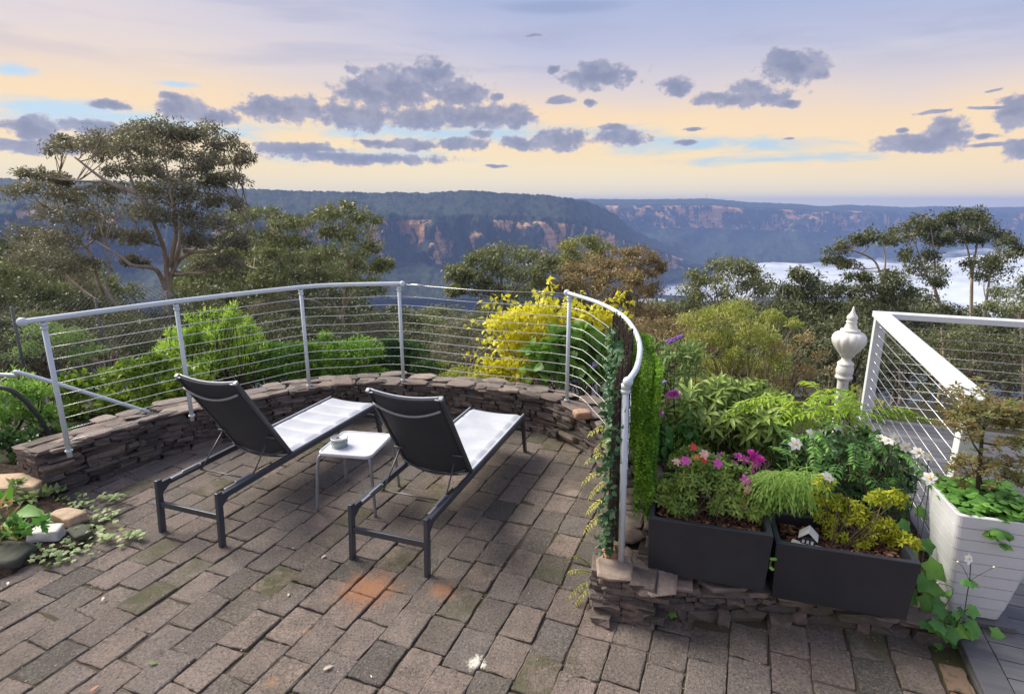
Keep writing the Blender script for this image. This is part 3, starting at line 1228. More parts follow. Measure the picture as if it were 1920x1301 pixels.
mb.bar(dk(-4, .07, DZ - .014), dk(4.15, .07, DZ - .014), .136, .028)
s_ = -4
while s_ < 4.1:
    w_ = .138
    mb.bar(dk(s_ + w_ / 2, .145, DZ - .015), dk(s_ + w_ / 2, 5.2, DZ - .015), w_ - .007, .026)
    s_ += w_
mb.bar(dk(-4, .012, -.12), dk(4.15, .012, -.12), .022, .27)
mb.bar(dk(4.16, .0, -.12), dk(4.16, 5.2, -.12), .022, .27)
o = mb.build("deck", M_DECK, None, bevel=.003)
tag(o, "grey timber deck at the right of the terrace", "deck", kind="structure")
mb = MB()
mb.bar(dk(-4, 2.6, -.17), dk(4.15, 2.6, -.17), 5.0, .2)
tag(mb.build("deck_joists", plain("joist_wood", (.03, .028, .026), .9)), "dark framing under the deck boards", "deck", kind="structure")

# ================================================================== deck railing
M_WHITE = plain("white_paint", (.74, .78, .82), .38, var=.05, scale=6)
M_STEEL = plain("wire_rope", (.62, .63, .64), .35, metal=.6, var=.1, scale=200)
RTOP = 1.27
rt = empty("deck_railing", dk(2.5, .07, DZ), "white deck railing with wide flat cap and tight steel cables", "railing")
near, far = 1.06, 4.05
posts = [(near, .075), (far, .075), (far, 2.0), (far, 3.9)]
for (s, w) in posts:
    mb = MB()
    a = dk(s, w, DZ if s < 3 else -.25)
    b = dk(s, w, RTOP - .061)
    mb.bar(a, b, .105, .105, up=(dk2[0], dk2[1], 0))
    po = mb.build("post", M_WHITE, rt, bevel=.004)
for (a, b) in (((near - .10, .075), (far + .07, .075)), ((far, .148), (far, 5.0))):
    mb = MB()
    mb.bar(dk(*a, RTOP - .03), dk(*b, RTOP - .03), .145, .06)
    mb.build("top_rail", M_WHITE, rt, bevel=.005)
zs = [DZ + .09 + k * .0975 for k in range(11)]
for z in zs:
    mb = MB()
    mb.tube([dk(near, .075, z), dk(far, .075, z)], .0032, 5)
    cb = mb.build("cable", M_STEEL, rt, True)
    fb = MB()
    fb.tube([dk(far - .055, .075, z), dk(far - .12, .075, z)], .0075, 6)
    fb.sphere(dk(far - .058, .075, z), .012, 8, 5)
    fb.build("cable_fitting", M_STEEL, cb, True)
    mb = MB()
    mb.tube([dk(far, .075, z), dk(far, 5.0, z)], .0032, 5)
    mb.build("cable", M_STEEL, rt, True)

# ================================================================== terrace railing
M_RAIL = plain("rail_paint", (.64, .71, .77), .36, var=.06, scale=9)
PB = [(-3.66, 4.41, .42), (-3.10, 5.25, .41), (-2.28, 6.18, .42), (-1.26, 6.39, .42), (.57, 5.68, .42), (.885, 4.63, .40), (.665, 3.085, .285)]
PT = [1.50, 1.50, 1.50, 1.51, 1.51, 1.50, 1.44]
RR = [(-3.57, 4.30, 1.515), (-3.66, 4.41, 1.52)]
rr = empty("cable_railing", (-1.26, 6.39, .42), "pale curved tube railing with thin cables on the terrace wall", "railing")
for k, (p, t) in enumerate(zip(PB, PT)):
    top = (p[0] - (.04 if k == 6 else 0), p[1] - (.06 if k == 6 else 0), t)
    mb = MB()
    mb.tube([(p[0], p[1], p[2] - .05), top], .0195, 12)
    po = mb.build("post", M_RAIL, rr, True)
    mb = MB()
    d = Vector(top) - Vector(p)
    for z0, z1, r_ in ((t - .055, t - .035, .026), (t - .03, t + .0, .024)):
        mb.tube([(top[0], top[1], z0), (top[0], top[1], z1)], r_, 12)
    mb.build("collar", M_RAIL, po, True)
    mb = MB()
    mb.tube([(p[0], p[1], p[2] - .004), (p[0], p[1], p[2] + .008)], .028, 12)
    mb.build("base_flange", M_RAIL, po, True)
A0 = Vector((PB[0][0], PB[0][1], 1.525))
dirA = (Vector((PB[0][0], PB[0][1], 0)) - Vector((PB[1][0], PB[1][1], 0))).normalized()
left_pts = [A0 + dirA * .13, A0, (-3.10, 5.25, 1.525), (-2.28, 6.18, 1.525), (-1.79, 6.36, 1.53), (-1.26, 6.39, 1.535), (-1.22, 6.39, 1.535)]
left_path = smooth_path([tuple(p) for p in left_pts], 8)
mb = MB().tube(left_path, .0225, 12)
mb.sphere(left_path[0], .036, 12, 8)
mb.sphere(left_path[-1], .032, 12, 8)
mb.build("top_rail", M_RAIL, rr, True)
RC = [(.55, 5.72, 1.535), (.57, 5.68, 1.535), (.78, 5.17, 1.53), (.885, 4.63, 1.525), (.890, 4.15, 1.515), (.840, 3.68, 1.50), (.735, 3.25, 1.478), (.63, 2.99, 1.462)]
right_path = smooth_path(RC, 8)
mb = MB().tube(right_path, .0178, 12)
mb.sphere(right_path[0], .034, 12, 8)
mb.sphere(right_path[-1], .029, 12, 8)
mb.build("top_rail", M_RAIL, rr, True)
RPATH = Path([(p[0], p[1]) for p in RC[1:]], 8)
pp = [Vector(PB[0]), Vector(PB[1]), Vector(PB[2]), Vector(PB[3]), Vector(PB[4])]
for k in range(10):
    f = .085 + k * .099
    pts = []
    for i, p in enumerate(PB[:4]):
        pts.append((p[0], p[1], .42 + f))
        if i < 3:
            q = PB[i + 1]
            # the wires bow a little with the curve
            mid = Vector(((p[0] + q[0]) / 2, (p[1] + q[1]) / 2, .42 + f - .006))
            nrm = Vector((-(q[1] - p[1]), q[0] - p[0], 0)).normalized()
            pts.append(mid + nrm * .03)
    a, b = PB[3], PB[4]
    pts += [((a[0] + b[0]) / 2, (a[1] + b[1]) / 2, .42 + f - .012), (b[0], b[1], .42 + f)]
    pts += [(p[0], p[1], .42 + f - (.02 + .04 * j)) for j, p in enumerate(((.78, 5.17), (.885, 4.63)))]
    pts += [(.885 + .0, 4.2, .36 + f), (.68, 3.12, .30 + f)]
    mb = MB().tube(smooth_path(pts, 3), .0033, 5)
    mb.build("cable", M_STEEL, rr, True)
a, b = Vector((-1.24, 6.39, 1.53)), Vector((.57, 5.68, 1.535))
mb = MB().tube([a, a.lerp(b, .5) - Vector((0, 0, .02)), b], .004, 5)
mb.tube([a.lerp(b, .07), a.lerp(b, .15)], .011, 6)
mb.build("gate_wire", M_STEEL, rr, True)

# ================================================================== stair handrail on the left
s0, s1, s2 = at_y(-60, 699, 5.45), at_y(52, 703, 5.5), at_y(300, 779, 6.0)
hr = empty("stair_handrail", (s2[0], s2[1], -.6), "thin pale stair handrail sloping down behind the left end of the wall", "handrail")
MB().tube(smooth_path([s0, s1 - np.array([.12, 0, 0.005]), s1, s2], 8), .020, 10).build("rail", M_RAIL, hr, True)
MB().tube([(s2[0], s2[1], -.7), s2], .018, 8).build("post", M_RAIL, hr, True)
q = [at_y(-40, 722, 5.2), at_y(10, 728, 5.2), at_y(40, 745, 5.25), at_y(75, 785, 5.35), at_y(110, 845, 5.5)]
hd = empty("handrail_pipe", (q[-1][0], q[-1][1], -.3), "dark bent pipe handrail among the shrubs at the left edge", "handrail")
MB().tube(smooth_path(q, 6), .022, 8).build("rail", plain("dark_pipe", (.05, .055, .06), .5), hd, True)
MB().tube([(q[-1][0], q[-1][1], -.4), q[-1]], .02, 8).build("post", plain("dark_pipe_post", (.05, .055, .06), .5), hd, True)

# chain link fence further down the slope
cf = empty("chain_link_fence", at_y(60, 800, 8.6), "sagging grey chain link fence behind the hedge at the left edge", "fence")
mb = MB()
fa, fb_ = at_y(-150, 665, 8.0), at_y(330, 668, 10.5)
fa[2] = fb_[2] = .05
H_ = .95
Lf = np.linalg.norm(fb_ - fa)
pit = .075
nn = int(Lf / pit)
for sg in (1, -1):
    for k in range(-int(H_ / pit), nn + int(H_ / pit)):
        p, q = [], []
        xa, xb = k * pit, k * pit + sg * H_
        za, zb = 0.0, H_
        lo_, hi_ = min(xa, xb), max(xa, xb)
        if hi_ < 0 or lo_ > Lf:
            continue
        c0, c1 = max(0, lo_), min(Lf, hi_)
        f = lambda x: za + (zb - za) * (x - xa) / (xb - xa)
        w = lambda x: fa + (fb_ - fa) * (x / Lf) + np.array([.03 * math.sin(x * 3), 0, f(x) - .12 * math.sin(math.pi * min(1, x / Lf))])
        mb.tube([w(c0), w((c0 + c1) / 2), w(c1)], .0035, 3, caps=False)
M_LINK = plain("galvanised_wire", (.17, .17, .17), .6, metal=.3)
mb.build("mesh", M_LINK, cf)
mb = MB()
for k in range(4):
    w = fa + (fb_ - fa) * (k / 3)
    mb = MB()
    mb.tube([w - np.array([0, 0, .6]), w + np.array([0, 0, .80])], .02, 8)
    mb.build("post", M_LINK, cf, True)

# ================================================================== lamp post
lp = at_y(1583, 700, 5.2)
lamp = empty("lamp_post", (lp[0], lp[1], -.05), "ornate white lamp post with peeling paint standing in the garden", "lamp post")
m, nt = new_mat("peeling_paint")
co = objco(nt)
nz = nt.noise(co, 34, 5, .7, .4)
n0 = nt.noise(co, 7, 3, .6)
sepz = nt.n('ShaderNodeSeparateXYZ')
nt.l(co, sepz.inputs[0])
c = nt.mix(nt.step(n0, .35, .7), (.74, .73, .69), (.86, .85, .82))
c = nt.mix(nt.math('MULTIPLY', nt.step(nz, .60, .66), nt.step(n0, .42, .6)), c, (.16, .14, .12))
finish(nt, c, .5, 0, nt.bump(nz, .3, .004), .4)
M_PEEL = m


def zv(v):
    return 1.48 - (v - 577) * .0050


ox = (lp[0], lp[1], 0)
prof = [(.003, zv(575)), (.010, zv(580)), (.012, zv(583)), (.022, zv(587)), (.026, zv(589)), (.042, zv(593)), (.047, zv(596.5)), (.040, zv(600)), (.036, zv(601)), (.046, zv(603)), (.047, zv(604.5)), (.040, zv(606)),
        (.040, zv(607)), (.055, zv(615)), (.058, zv(617)), (.082, zv(618.5)), (.085, zv(620)), (.074, zv(622.5))]
MB().lathe(prof[::-1], 28, ox).build("finial", M_PEEL, lamp, True)
prof = [(.074, zv(622)), (.105, zv(624)), (.128, zv(627)), (.143, zv(632)), (.148, zv(637)), (.142, zv(643)), (.125, zv(650)), (.102, zv(657)), (.082, zv(662)), (.064, zv(666)), (.060, zv(669))]
MB().lathe(prof[::-1], 96, ox, lobes=12, amp=.05, lo=zv(668), hi=zv(623)).build("lantern", M_PEEL, lamp, True)
prof = [(.058, zv(669)), (.044, zv(672)), (.040, zv(676)), (.052, zv(679)), (.068, zv(682)), (.073, zv(684)), (.066, zv(686.5)), (.068, zv(688)), (.076, zv(695)), (.072, zv(703)), (.062, zv(705.5)),
        (.074, zv(708)), (.076, zv(711)), (.056, zv(714)), (.048, zv(718)), (.045, zv(760)), (.046, .1), (.055, .06), (.085, .0), (.09, -.06)]
MB().lathe(prof[::-1], 16, ox).build("column", M_PEEL, lamp, True)

# ================================================================== sun loungers
M_FRAME = plain("charcoal_aluminium", (.052, .059, .074), .34, var=.12, scale=8, spec=.6)
M_CAPS = plain("grey_end_cap", (.36, .37, .41), .4)
M_BARS = plain("satin_bar", (.30, .31, .34), .32, metal=.4)

m, nt = new_mat("dark_sling")
co = objco(nt)
wv = nt.n('ShaderNodeTexWave', wave_type='BANDS', bands_direction='X')
nt.l(co, wv.inputs['Vector'])
wv.inputs['Scale'].default_value = 160
wv2 = nt.n('ShaderNodeTexWave', wave_type='BANDS', bands_direction='Z')
nt.l(co, wv2.inputs['Vector'])
wv2.inputs['Scale'].default_value = 160
w = nt.math('MULTIPLY', wv.outputs['Fac'], wv2.outputs['Fac'])
nz = nt.noise(co, 3, 4, .6)
c = nt.mix(nt.step(nz, .3, .7), (.036, .041, .052), (.050, .056, .069))
c = nt.mix(nt.math('MULTIPLY', w, .4), c, (.05, .052, .06))
finish(nt, c, .62, 0, nt.bump(w, .2, .001), .35)
M_SLING = m
m, nt = new_mat("white_padding")
co = objco(nt)
nz = nt.noise(co, 5, 4, .6)
fz = nt.noise(co, 300, 2, .6)
c = nt.mix(nt.step(nz, .3, .7), (.48, .50, .56), (.57, .59, .64))
c = nt.mix(nt.math('MULTIPLY', nt.step(fz, .5, .7), .25), c, (.38, .40, .46))
finish(nt, c, .5, 0, nt.bump(fz, .25, .002), .4)
M_PAD = m

HX = .287


def lounger_parts(root):
    HL = .775                                     # hinge distance from the head end
    for sx in (-1, 1):
        x = sx * HX
        mb = MB()
        mb.bar((x * 1.01, -.01, 0), (x, .015, .412), .030, .046, up=(0, 1, 0))
        lg = mb.build("leg", M_FRAME, root, bevel=.004)
        mb = MB()
        mb.bar((x * 1.03, 2.10, 0), (x, 2.035, .352), .030, .044, up=(0, 1, 0))
        mb.build("leg", M_FRAME, root, bevel=.004)
        mb = MB()
        mb.bar((x, .02, .368), (x, 2.075, .368), .032, .046)
        # bracket where the rail meets the head leg
        mb.add([(x - .015, .03, .30), (x + .015, .03, .30), (x - .015, .03, .35), (x + .015, .03, .35), (x - .015, .10, .35), (x + .015, .10, .35)],
               [(0, 1, 3, 2), (0, 4, 5, 1), (2, 3, 5, 4), (0, 2, 4), (1, 5, 3)])
        mb.build("side_rail", M_FRAME, root, bevel=.004)
        mb = MB()
        mb.bar((x - sx * .028, .10, .386), (x - sx * .028, .37, .386), .020, .018)
        mb.bar((x - sx * .028, .20, .398), (x - sx * .028, .35, .398), .016, .012)
        mb.build("adjuster_rack", M_BARS, root, bevel=.002)
    mb = MB().bar((-HX, .004, .225), (HX, .004, .225), .024, .044)
    mb.build("stretcher", M_FRAME, root, bevel=.003)
    mb = MB().bar((-HX, 2.055, .25), (HX, 2.055, .25), .024, .04)
    mb.build("stretcher", M_FRAME, root, bevel=.003)

    # seat
    S0, S1, NQ = HL - .01, 2.075, 6

    def seat(a, b, dz):
        x = (a - .5) * 2
        s = S0 + (S1 - S0) * b
        q = abs(math.sin(math.pi * b * NQ)) ** .30
        edge = min(1, max(0, (1 - abs(x)) / .10))
        q = q * min(1, max(0, (.88 - abs(x)) / .06)) if abs(x) > .80 else q
        z = .388 + .026 * q * edge ** .5 - .020 * (1 - x * x) + .006 * (1 - edge)
        if b > .97:
            z -= .02 * ((b - .97) / .03) ** 2
        return (x * .292, s, z + dz)
    mb = MB()
    mb.grid(lambda a, b: seat(a, b, 0), 28, 72)
    n0 = len(mb.v)
    mb.grid(lambda a, b: seat(1 - a, b, -.020), 28, 72)
    e = 29
    rimt = [j * e for j in range(73)]
    rimr = [j * e + 28 for j in range(73)]
    for j in range(72):
        mb.f.append((rimt[j + 1], rimt[j], n0 + rimr[j], n0 + rimr[j + 1]))
        mb.f.append((rimr[j], rimr[j + 1], n0 + rimt[j + 1], n0 + rimt[j]))
    for i in range(28):
        mb.f.append((i, i + 1, n0 + 28 - i - 1, n0 + 28 - i))
        mb.f.append((72 * e + i + 1, 72 * e + i, n0 + 72 * e + 28 - i, n0 + 72 * e + 28 - i - 1))
    st = mb.build("seat", M_PAD, root, True)
    for sx in (-1, 1):
        MB().tube([(sx * .284, S0, .398), (sx * .284, S1, .398)], .008, 6).build("piping", M_PAD, st, True)

    # backrest
    BL = .90
    bd = np.array([0, -.485, .757]) / .899
    nf = np.array([0, .757, .485]) / .899           # towards the sitter
    hp = np.array([0, HL, .385])

    def bp(x, t, off):
        p = hp + bd * t + nf * off
        return (x, p[1], p[2])

    def back(a, b, off):
        x = (a - .5) * 2
        lo = -.015 - .058 * (1 - x * x)
        hi = BL - .004 - .014 * (1 - x * x)
        t = lo + (hi - lo) * b
        sag = -.040 * (1 - x * x) * (.35 + .65 * math.sin(math.pi * min(1, .15 + .8 * (1 - b))))
        return bp(x * .272, t, off + sag)
    mb = MB().grid(lambda a, b: back(a, b, -.006), 18, 30)
    bk = mb.build("backrest", M_SLING, root, True)
    so_ = bk.modifiers.new('thick', 'SOLIDIFY')
    so_.thickness = .006

    def front(a, b):
        p = back(a, b, .012)
        q = abs(math.sin(math.pi * b * 4)) ** .6 * (1 if .08 < a < .92 else 0)
        return (p[0], p[1] + nf[1] * .012 * q, p[2] + nf[2] * .012 * q)
    mb = MB().grid(lambda a, b: front(a, b), 18, 40)
    fp = mb.build("back_padding", M_PAD, root, True)
    fp.modifiers.new('thick', 'SOLIDIFY').thickness = .010
    for sx in (-1, 1):
        mb = MB()
        mb.bar(bp(sx * .281, -.03, 0), bp(sx * .281, BL - .012, 0), .024, .030, up=tuple(nf))
        tb = mb.build("back_tube", M_FRAME, root, bevel=.004)
        mb = MB()
        mb.bar(bp(sx * .281, BL - .012, 0), bp(sx * .281, BL + .006, 0), .028, .034, up=tuple(nf))
        mb.bar(bp(sx * .262, BL - .010, -.014), bp(sx * .262, BL - .002, -.014), .05, .012, up=tuple(nf))
        mb.build("end_cap", M_CAPS, tb, bevel=.003)
    # curved bar near the top and a second, dark, near the hinge
    for t, dip, off, mt_, rr_ in ((.80, .055, -.034, M_BARS, .0095), (.075, .075, -.030, M_FRAME, .009)):
        pts = []
        for k in range(15):
            x = -1 + 2 * k / 14
            pts.append(bp(x * .262, t - dip * (1 - x * x), off - .038 * (1 - x * x) * (1 if t > .5 else .75)))
        MB().tube(pts, rr_, 8).build("back_bar", mt_, bk, True)
    # prop that holds the back up
    mb = MB()
    top, bot = bp(0, .265, -.035), (0, .36, .345)
    for sx in (-1, 1):
        mb.tube([(sx * .285, top[1], top[2]), (sx * .205, top[1], top[2])], .008, 7)
        mb.tube([(sx * .232, top[1], top[2]), (sx * .250, bot[1], bot[2])], .0062, 7)
    mb.tube([(-.262, bot[1], bot[2]), (.262, bot[1], bot[2])], .0062, 7)
    mb.build("support_prop", plain("prop_rod", (.10, .105, .12), .4, metal=.3), root, True)


l1 = local_root("sun_lounger", (-.832, 3.454, 0), "dark backed sun lounger with white seat, the nearer one right of the small table", "sun lounger", "pair of sun loungers on the terrace", -R(19))
lounger_parts(l1)


def copy_tree(o, parent=None):
    c = o.copy()
    COL.objects.link(c)
    if parent is not None:
        c.parent = parent
    for ch in list(o.children):
        copy_tree(ch, c)
    return c


l2 = copy_tree(l1)
l2.location = (-2.362, 3.800, 0)
l2.rotation_euler = (0, 0, -R(19.5))
l2['label'] = "dark backed sun lounger with white seat, left of the small table near the wall"

# ================================================================== side table and tin
tb = local_root("side_table", (-1.275, 4.385, 0), "small square side table with pale glass top between the two loungers", "side table", None, -R(10))
M_TLEG = plain("grey_tube", (.27, .28, .30), .35, metal=.3)


def rrect(hw, hd, r, k=5):
    pts = []
    for cx, cy_, a0 in ((hw - r, hd - r, 0), (-hw + r, hd - r, 90), (-hw + r, -hd + r, 180), (hw - r, -hd + r, 270)):
        for i in range(k + 1):
            a = R(a0 + 90 * i / k)
            pts.append((cx + r * math.cos(a), cy_ + r * math.sin(a)))
    return pts


def rings(mb, rs, cap0=True, cap1=True):
    n = len(rs[0][0])
    vs = [(x, y, z) for pts, z in rs for (x, y) in pts]
    fs = []
    for k in range(len(rs) - 1):
        for i in range(n):
            fs.append((k * n + i, k * n + (i + 1) % n, (k + 1) * n + (i + 1) % n, (k + 1) * n + i))
    if cap0:
        fs.append(tuple(range(n - 1, -1, -1)))
    if cap1:
        fs.append(tuple((len(rs) - 1) * n + i for i in range(n)))
    return mb.add(vs, fs)


TW, TD = .225, .235
mb = MB()
rings(mb, [(rrect(TW - .004, TD - .004, .05), .476), (rrect(TW, TD, .055), .480), (rrect(TW, TD, .055), .500), (rrect(TW - .004, TD - .004, .052), .504),
           (rrect(TW - .02, TD - .02, .04), .504), (rrect(TW - .02, TD - .02, .04), .499)], True, False)
mb.build("rim", plain("pale_rim", (.62, .64, .68), .35), tb, True, bevel=0)
m, nt = new_mat("table_glass")
co = objco(nt)
nz = nt.noise(co, 6, 3)
finish(nt, nt.mix(nz, (.60, .62, .66), (.70, .72, .76)), .10, 0, None, .9)
mb = MB()
rings(mb, [(rrect(TW - .021, TD - .021, .04), .494), (rrect(TW - .021, TD - .021, .04), .5005)])
mb.build("table_top", m, tb)
for sx, sy in ((-1, -1), (1, -1), (1, 1), (-1, 1)):
    pts = [(sx * (TW - .06), sy * (TD - .06), .482), (sx * (TW - .025), sy * (TD - .025), .472), (sx * (TW - .006), sy * (TD - .006), .43), (sx * (TW + .012), sy * (TD + .012), .2), (sx * (TW + .022), sy * (TD + .022), 0)]
    MB().tube(smooth_path(pts, 5), .0125, 8).build("leg", M_TLEG, tb, True)
q = at_z(637, 836, .5005)
tin = empty("tin", (q[0], q[1], .5005), "round grey tin with a lid standing on the small side table", "tin")
M_TIN = plain("tin_paint", (.30, .36, .36), .4, metal=.3, var=.15)
z0 = .5005
MB().lathe([(.060, z0), (.064, z0 + .003), (.064, z0 + .036), (.066, z0 + .038), (.066, z0 + .041), (.064, z0 + .043), (.064, z0 + .064)], 28, (q[0], q[1], 0)).build("body", M_TIN, tin, True)
mb = MB().lathe([(.067, z0 + .064), (.0675, z0 + .067), (.0675, z0 + .074), (.064, z0 + .076), (.060, z0 + .074), (.058, z0 + .069)], 28, (q[0], q[1], 0))
ld = mb.build("lid", plain("tin_lid", (.55, .56, .56), .35, metal=.5), tin, True)
mb = MB().lathe([(.014, z0 + .0690), (.014, z0 + .0705)], 12, (q[0] - .012, q[1] + .006, 0))
mb.build("lid_hole", plain("dark_hole", (.02, .02, .02), .8), ld)

# ================================================================== black planter boxes
m, nt = new_mat("black_fibreglass")
co = objco(nt)
nz = nt.noise(co, 4, 4, .6)
fz = nt.noise(co, 90, 3, .6)
c = nt.mix(nt.step(nz, .3, .7), (.022, .024, .031), (.032, .035, .043))
c = nt.mix(nt.math('MULTIPLY', nt.step(fz, .60, .8), .35), c, (.09, .09, .095))
finish(nt, c, nt.math('ADD', .30, nt.math('MULTIPLY', nz, .15)), 0, nt.bump(fz, .1, .001), .5)
M_BLACK = m
m, nt = new_mat("bark_mulch")
co = objco(nt)
c = nt.ramp(island(nt), [(0, (.04, .018, .011)), (.5, (.10, .04, .025)), (.85, (.17, .085, .05)), (1, (.35, .20, .12))])
finish(nt, c, .8, 0, nt.bump(nt.noise(co, 60, 4), .5, .004), .2)
M_MULCH = m


def planter_box(loc, az, label, wtop=.355, dtop=.185, h=.36):
    r = local_root("planter_box", loc, label, "planter", "black planter boxes on the ledge", -R(az))
    mb = MB()
    t = .028
    rings(mb, [(rrect(wtop * .955, dtop * .93, .006, 2), 0), (rrect(wtop, dtop, .006, 2), h - .003), (rrect(wtop - .003, dtop - .003, .006, 2), h),
               (rrect(wtop - t, dtop - t, .028, 2), h), (rrect(wtop - t - .003, dtop - t - .003, .026, 2), h - .004), (rrect(wtop - t - .01, dtop - t - .01, .024, 2), h - .11)], True, False)
    mb.build("box", M_BLACK, r)
    mb = MB()
    mb.grid(lambda a, b: ((a - .5) * 2 * (wtop - t - .006), (b - .5) * 2 * (dtop - t - .006), h - .065 + random.gauss(0, .006)), 24, 12)
    s = mb.build("soil", M_BED, r, True)
    mb = MB()
    for _ in range(420):
        x, y = random.uniform(-1, 1) * (wtop - t - .03), random.uniform(-1, 1) * (dtop - t - .03)
        a = random.uniform(0, 3.14)
        rock(mb, (x, y, h - .058 + random.uniform(0, .012)), (random.uniform(.012, .045), random.uniform(.008, .02), .006), (math.cos(a), math.sin(a)), (-math.sin(a), math.cos(a)), .12, 1)
    mb.build("bark_mulch", M_MULCH, s)
    return r


def corner_to_centre(p, az, hw, hd):
    """front left corner -> centre of a box turned clockwise by az"""
    a1 = np.array([math.cos(R(az)), -math.sin(R(az))])
    a2 = np.array([math.sin(R(az)), math.cos(R(az))])
    return np.array(p[:2]) + a1 * hw + a2 * hd


PAZ = 16.5
pc1 = corner_to_centre((.795, 3.035), PAZ, .343, .172)
pc2 = corner_to_centre((1.49, 2.885), PAZ, .35, .172)
PL1 = planter_box((*pc1, .262), PAZ, "black planter box nearest the railing post, holding a green azalea", wtop=.338)
PL2 = planter_box((*pc2, .195), PAZ, "black planter box nearer the white pot, holding a yellow shrub and tiny house")

# little ceramic house standing in the second box
hz_ = np.array([*(pc2 + np.array([math.cos(R(PAZ)), -math.sin(R(PAZ))]) * -.165 + np.array([math.sin(R(PAZ)), math.cos(R(PAZ))]) * -.055), 0])
oh_s = 1.25
oh = local_root("house_ornament", (hz_[0], hz_[1], .503), "tiny black and white house ornament standing in the planter soil", "ornament", None, -R(30))
MW = plain("ornament_white", (.74, .74, .72), .5)
MK = plain("ornament_black", (.03, .03, .03), .5)
MB().box((0, 0, .020), (.062, .05, .046)).build("house_wall", MK, oh, bevel=.002)
mb = MB()
for sx in (-1, 1):
    mb.add([(sx * .040, -.033, .040), (sx * .040, .033, .040), (0, .033, .078), (0, -.033, .078), (sx * .040, -.033, .034), (sx * .040, .033, .034), (0, .033, .070), (0, -.033, .070)],
           [(0, 1, 2, 3), (4, 7, 6, 5), (0, 3, 7, 4), (1, 5, 6, 2), (0, 4, 5, 1), (3, 2, 6, 7)])
mb.build("roof", MW, oh)
for x in (-.018, .0, .018):
    MB().box((x, -.0262, .022), (.010, .003, .016)).build("window", MW, oh)
mb = MB()
for k in range(12):
    rock(mb, (random.uniform(-.05, .05), random.uniform(-.05, -.02), .0), (.035, .025, .02), (1, 0), (0, 1), .1, 2)
mb.build("snowy_base", MW, oh)
oh.scale = (oh_s,) * 3

# ================================================================== tall white planter
wpc = np.array([2.71, 2.985])
wp = local_root("white_planter", (*wpc, DZ + .03), "tall square white planter with grooved bands at the corner of the deck", "planter", None, -R(16.5))
M_POT = plain("white_resin", (.70, .71, .74), .42, var=.04, scale=5, bump=.05)
mb = MB()
rs = [(rrect(.118, .118, .03), 0), (rrect(.128, .128, .032), .004)]
H_ = .665
nb = 9
hw_at = lambda z: .130 + (.215 - .130) * (z / H_) ** .92
for k in range(1, nb):
    z = H_ * k / nb
    hw = hw_at(z)
    rs += [(rrect(hw, hw, .034), z - .0030), (rrect(hw - .009, hw - .009, .034), z - .0015), (rrect(hw - .009, hw - .009, .034), z + .001), (rrect(hw + .002, hw + .002, .034), z + .0025)]
rs += [(rrect(.213, .213, .036), H_ - .012), (rrect(.214, .214, .036), H_ - .004), (rrect(.210, .210, .034), H_), (rrect(.190, .190, .03), H_), (rrect(.186, .186, .03), H_ - .006), (rrect(.178, .178, .03), H_ - .12)]
rings(mb, rs, True, False)
mb.build("pot", M_POT, wp)
mb = MB().grid(lambda a, b: ((a - .5) * .36, (b - .5) * .36, H_ - .06 + random.gauss(0, .005)), 10, 10)
mb.build("soil", M_BED, wp, True)
mb = MB()
rings(mb, [(rrect(.18, .18, .004, 1), -.029), (rrect(.18, .18, .004, 1), -.002)])
sb = mb.build("paving_slab", plain("grey_slab", (.13, .13, .135), .7, var=.2, bump=.3), None)
sb.location = (wpc[0] + .01, wpc[1] + .0, DZ + .03)
sb.rotation_euler = (0, 0, -R(16.5))
tag(sb, "grey square slab under the tall white planter on the deck", "slab")

# ================================================================== plants near the terrace
M_TWIG = plain("brown_twig", (.085, .058, .038), .85, var=.3, scale=25)
M_PALETWIG = plain("pale_twig", (.24, .19, .13), .8, var=.3, scale=25)
G_HEDGE = leafmat("leaf_hedge", [(.042, .072, .014), (.085, .135, .020), (.17, .23, .034)], .42, .3)
G_BRIGHT = leafmat("leaf_lime", [(.09, .16, .025), (.18, .27, .05), (.31, .39, .11)], .5, .4)
G_MID = leafmat("leaf_mid", [(.035, .075, .018), (.07, .14, .025), (.13, .21, .04)], .45, .3)
G_DARK = leafmat("leaf_dark", [(.016, .038, .014), (.030, .065, .020), (.055, .10, .028)], .36, .25)
G_YELLOW = leafmat("leaf_golden", [(.50, .46, .035), (.70, .66, .06), (.80, .78, .16)], .5, .4, tint=(1, 1, .6))
G_OLIVE = leafmat("leaf_olive", [(.11, .135, .035), (.19, .215, .055), (.28, .26, .10)], .6, .35)
G_DRY = leafmat("leaf_dry", [(.14, .105, .055), (.22, .17, .085), (.21, .20, .08)], .7, .3)
G_RHODO = leafmat("leaf_rhododendron", [(.068, .105, .026), (.12, .17, .042), (.22, .28, .07)], .35, .25, 3)
G_WIST = leafmat("leaf_wisteria", [(.20, .36, .03), (.32, .50, .045), (.44, .58, .07)], .5, .45)
G_GREY = leafmat("leaf_grey_green", [(.075, .12, .045), (.13, .19, .07), (.20, .27, .11)], .55, .3)
G_AZAL = leafmat("leaf_azalea", [(.06, .105, .022), (.12, .18, .035), (.20, .26, .06)], .45, .3, 6)
G_GOLDAZ = leafmat("leaf_yellow_shrub", [(.20, .25, .015), (.34, .38, .022), (.50, .47, .04)], .5, .35, 6)
G_BRONZE = leafmat("leaf_bronze", [(.14, .075, .035), (.14, .115, .04), (.13, .165, .05)], .55, .3, 6, gain=1.5)
G_OXALIS = leafmat("leaf_oxalis", [(.04, .10, .022), (.075, .17, .035), (.12, .24, .05)], .5, .35, 6)
G_ANEM = leafmat("leaf_anemone", [(.035, .10, .030), (.06, .15, .035), (.12, .24, .045)], .45, .35, 6)
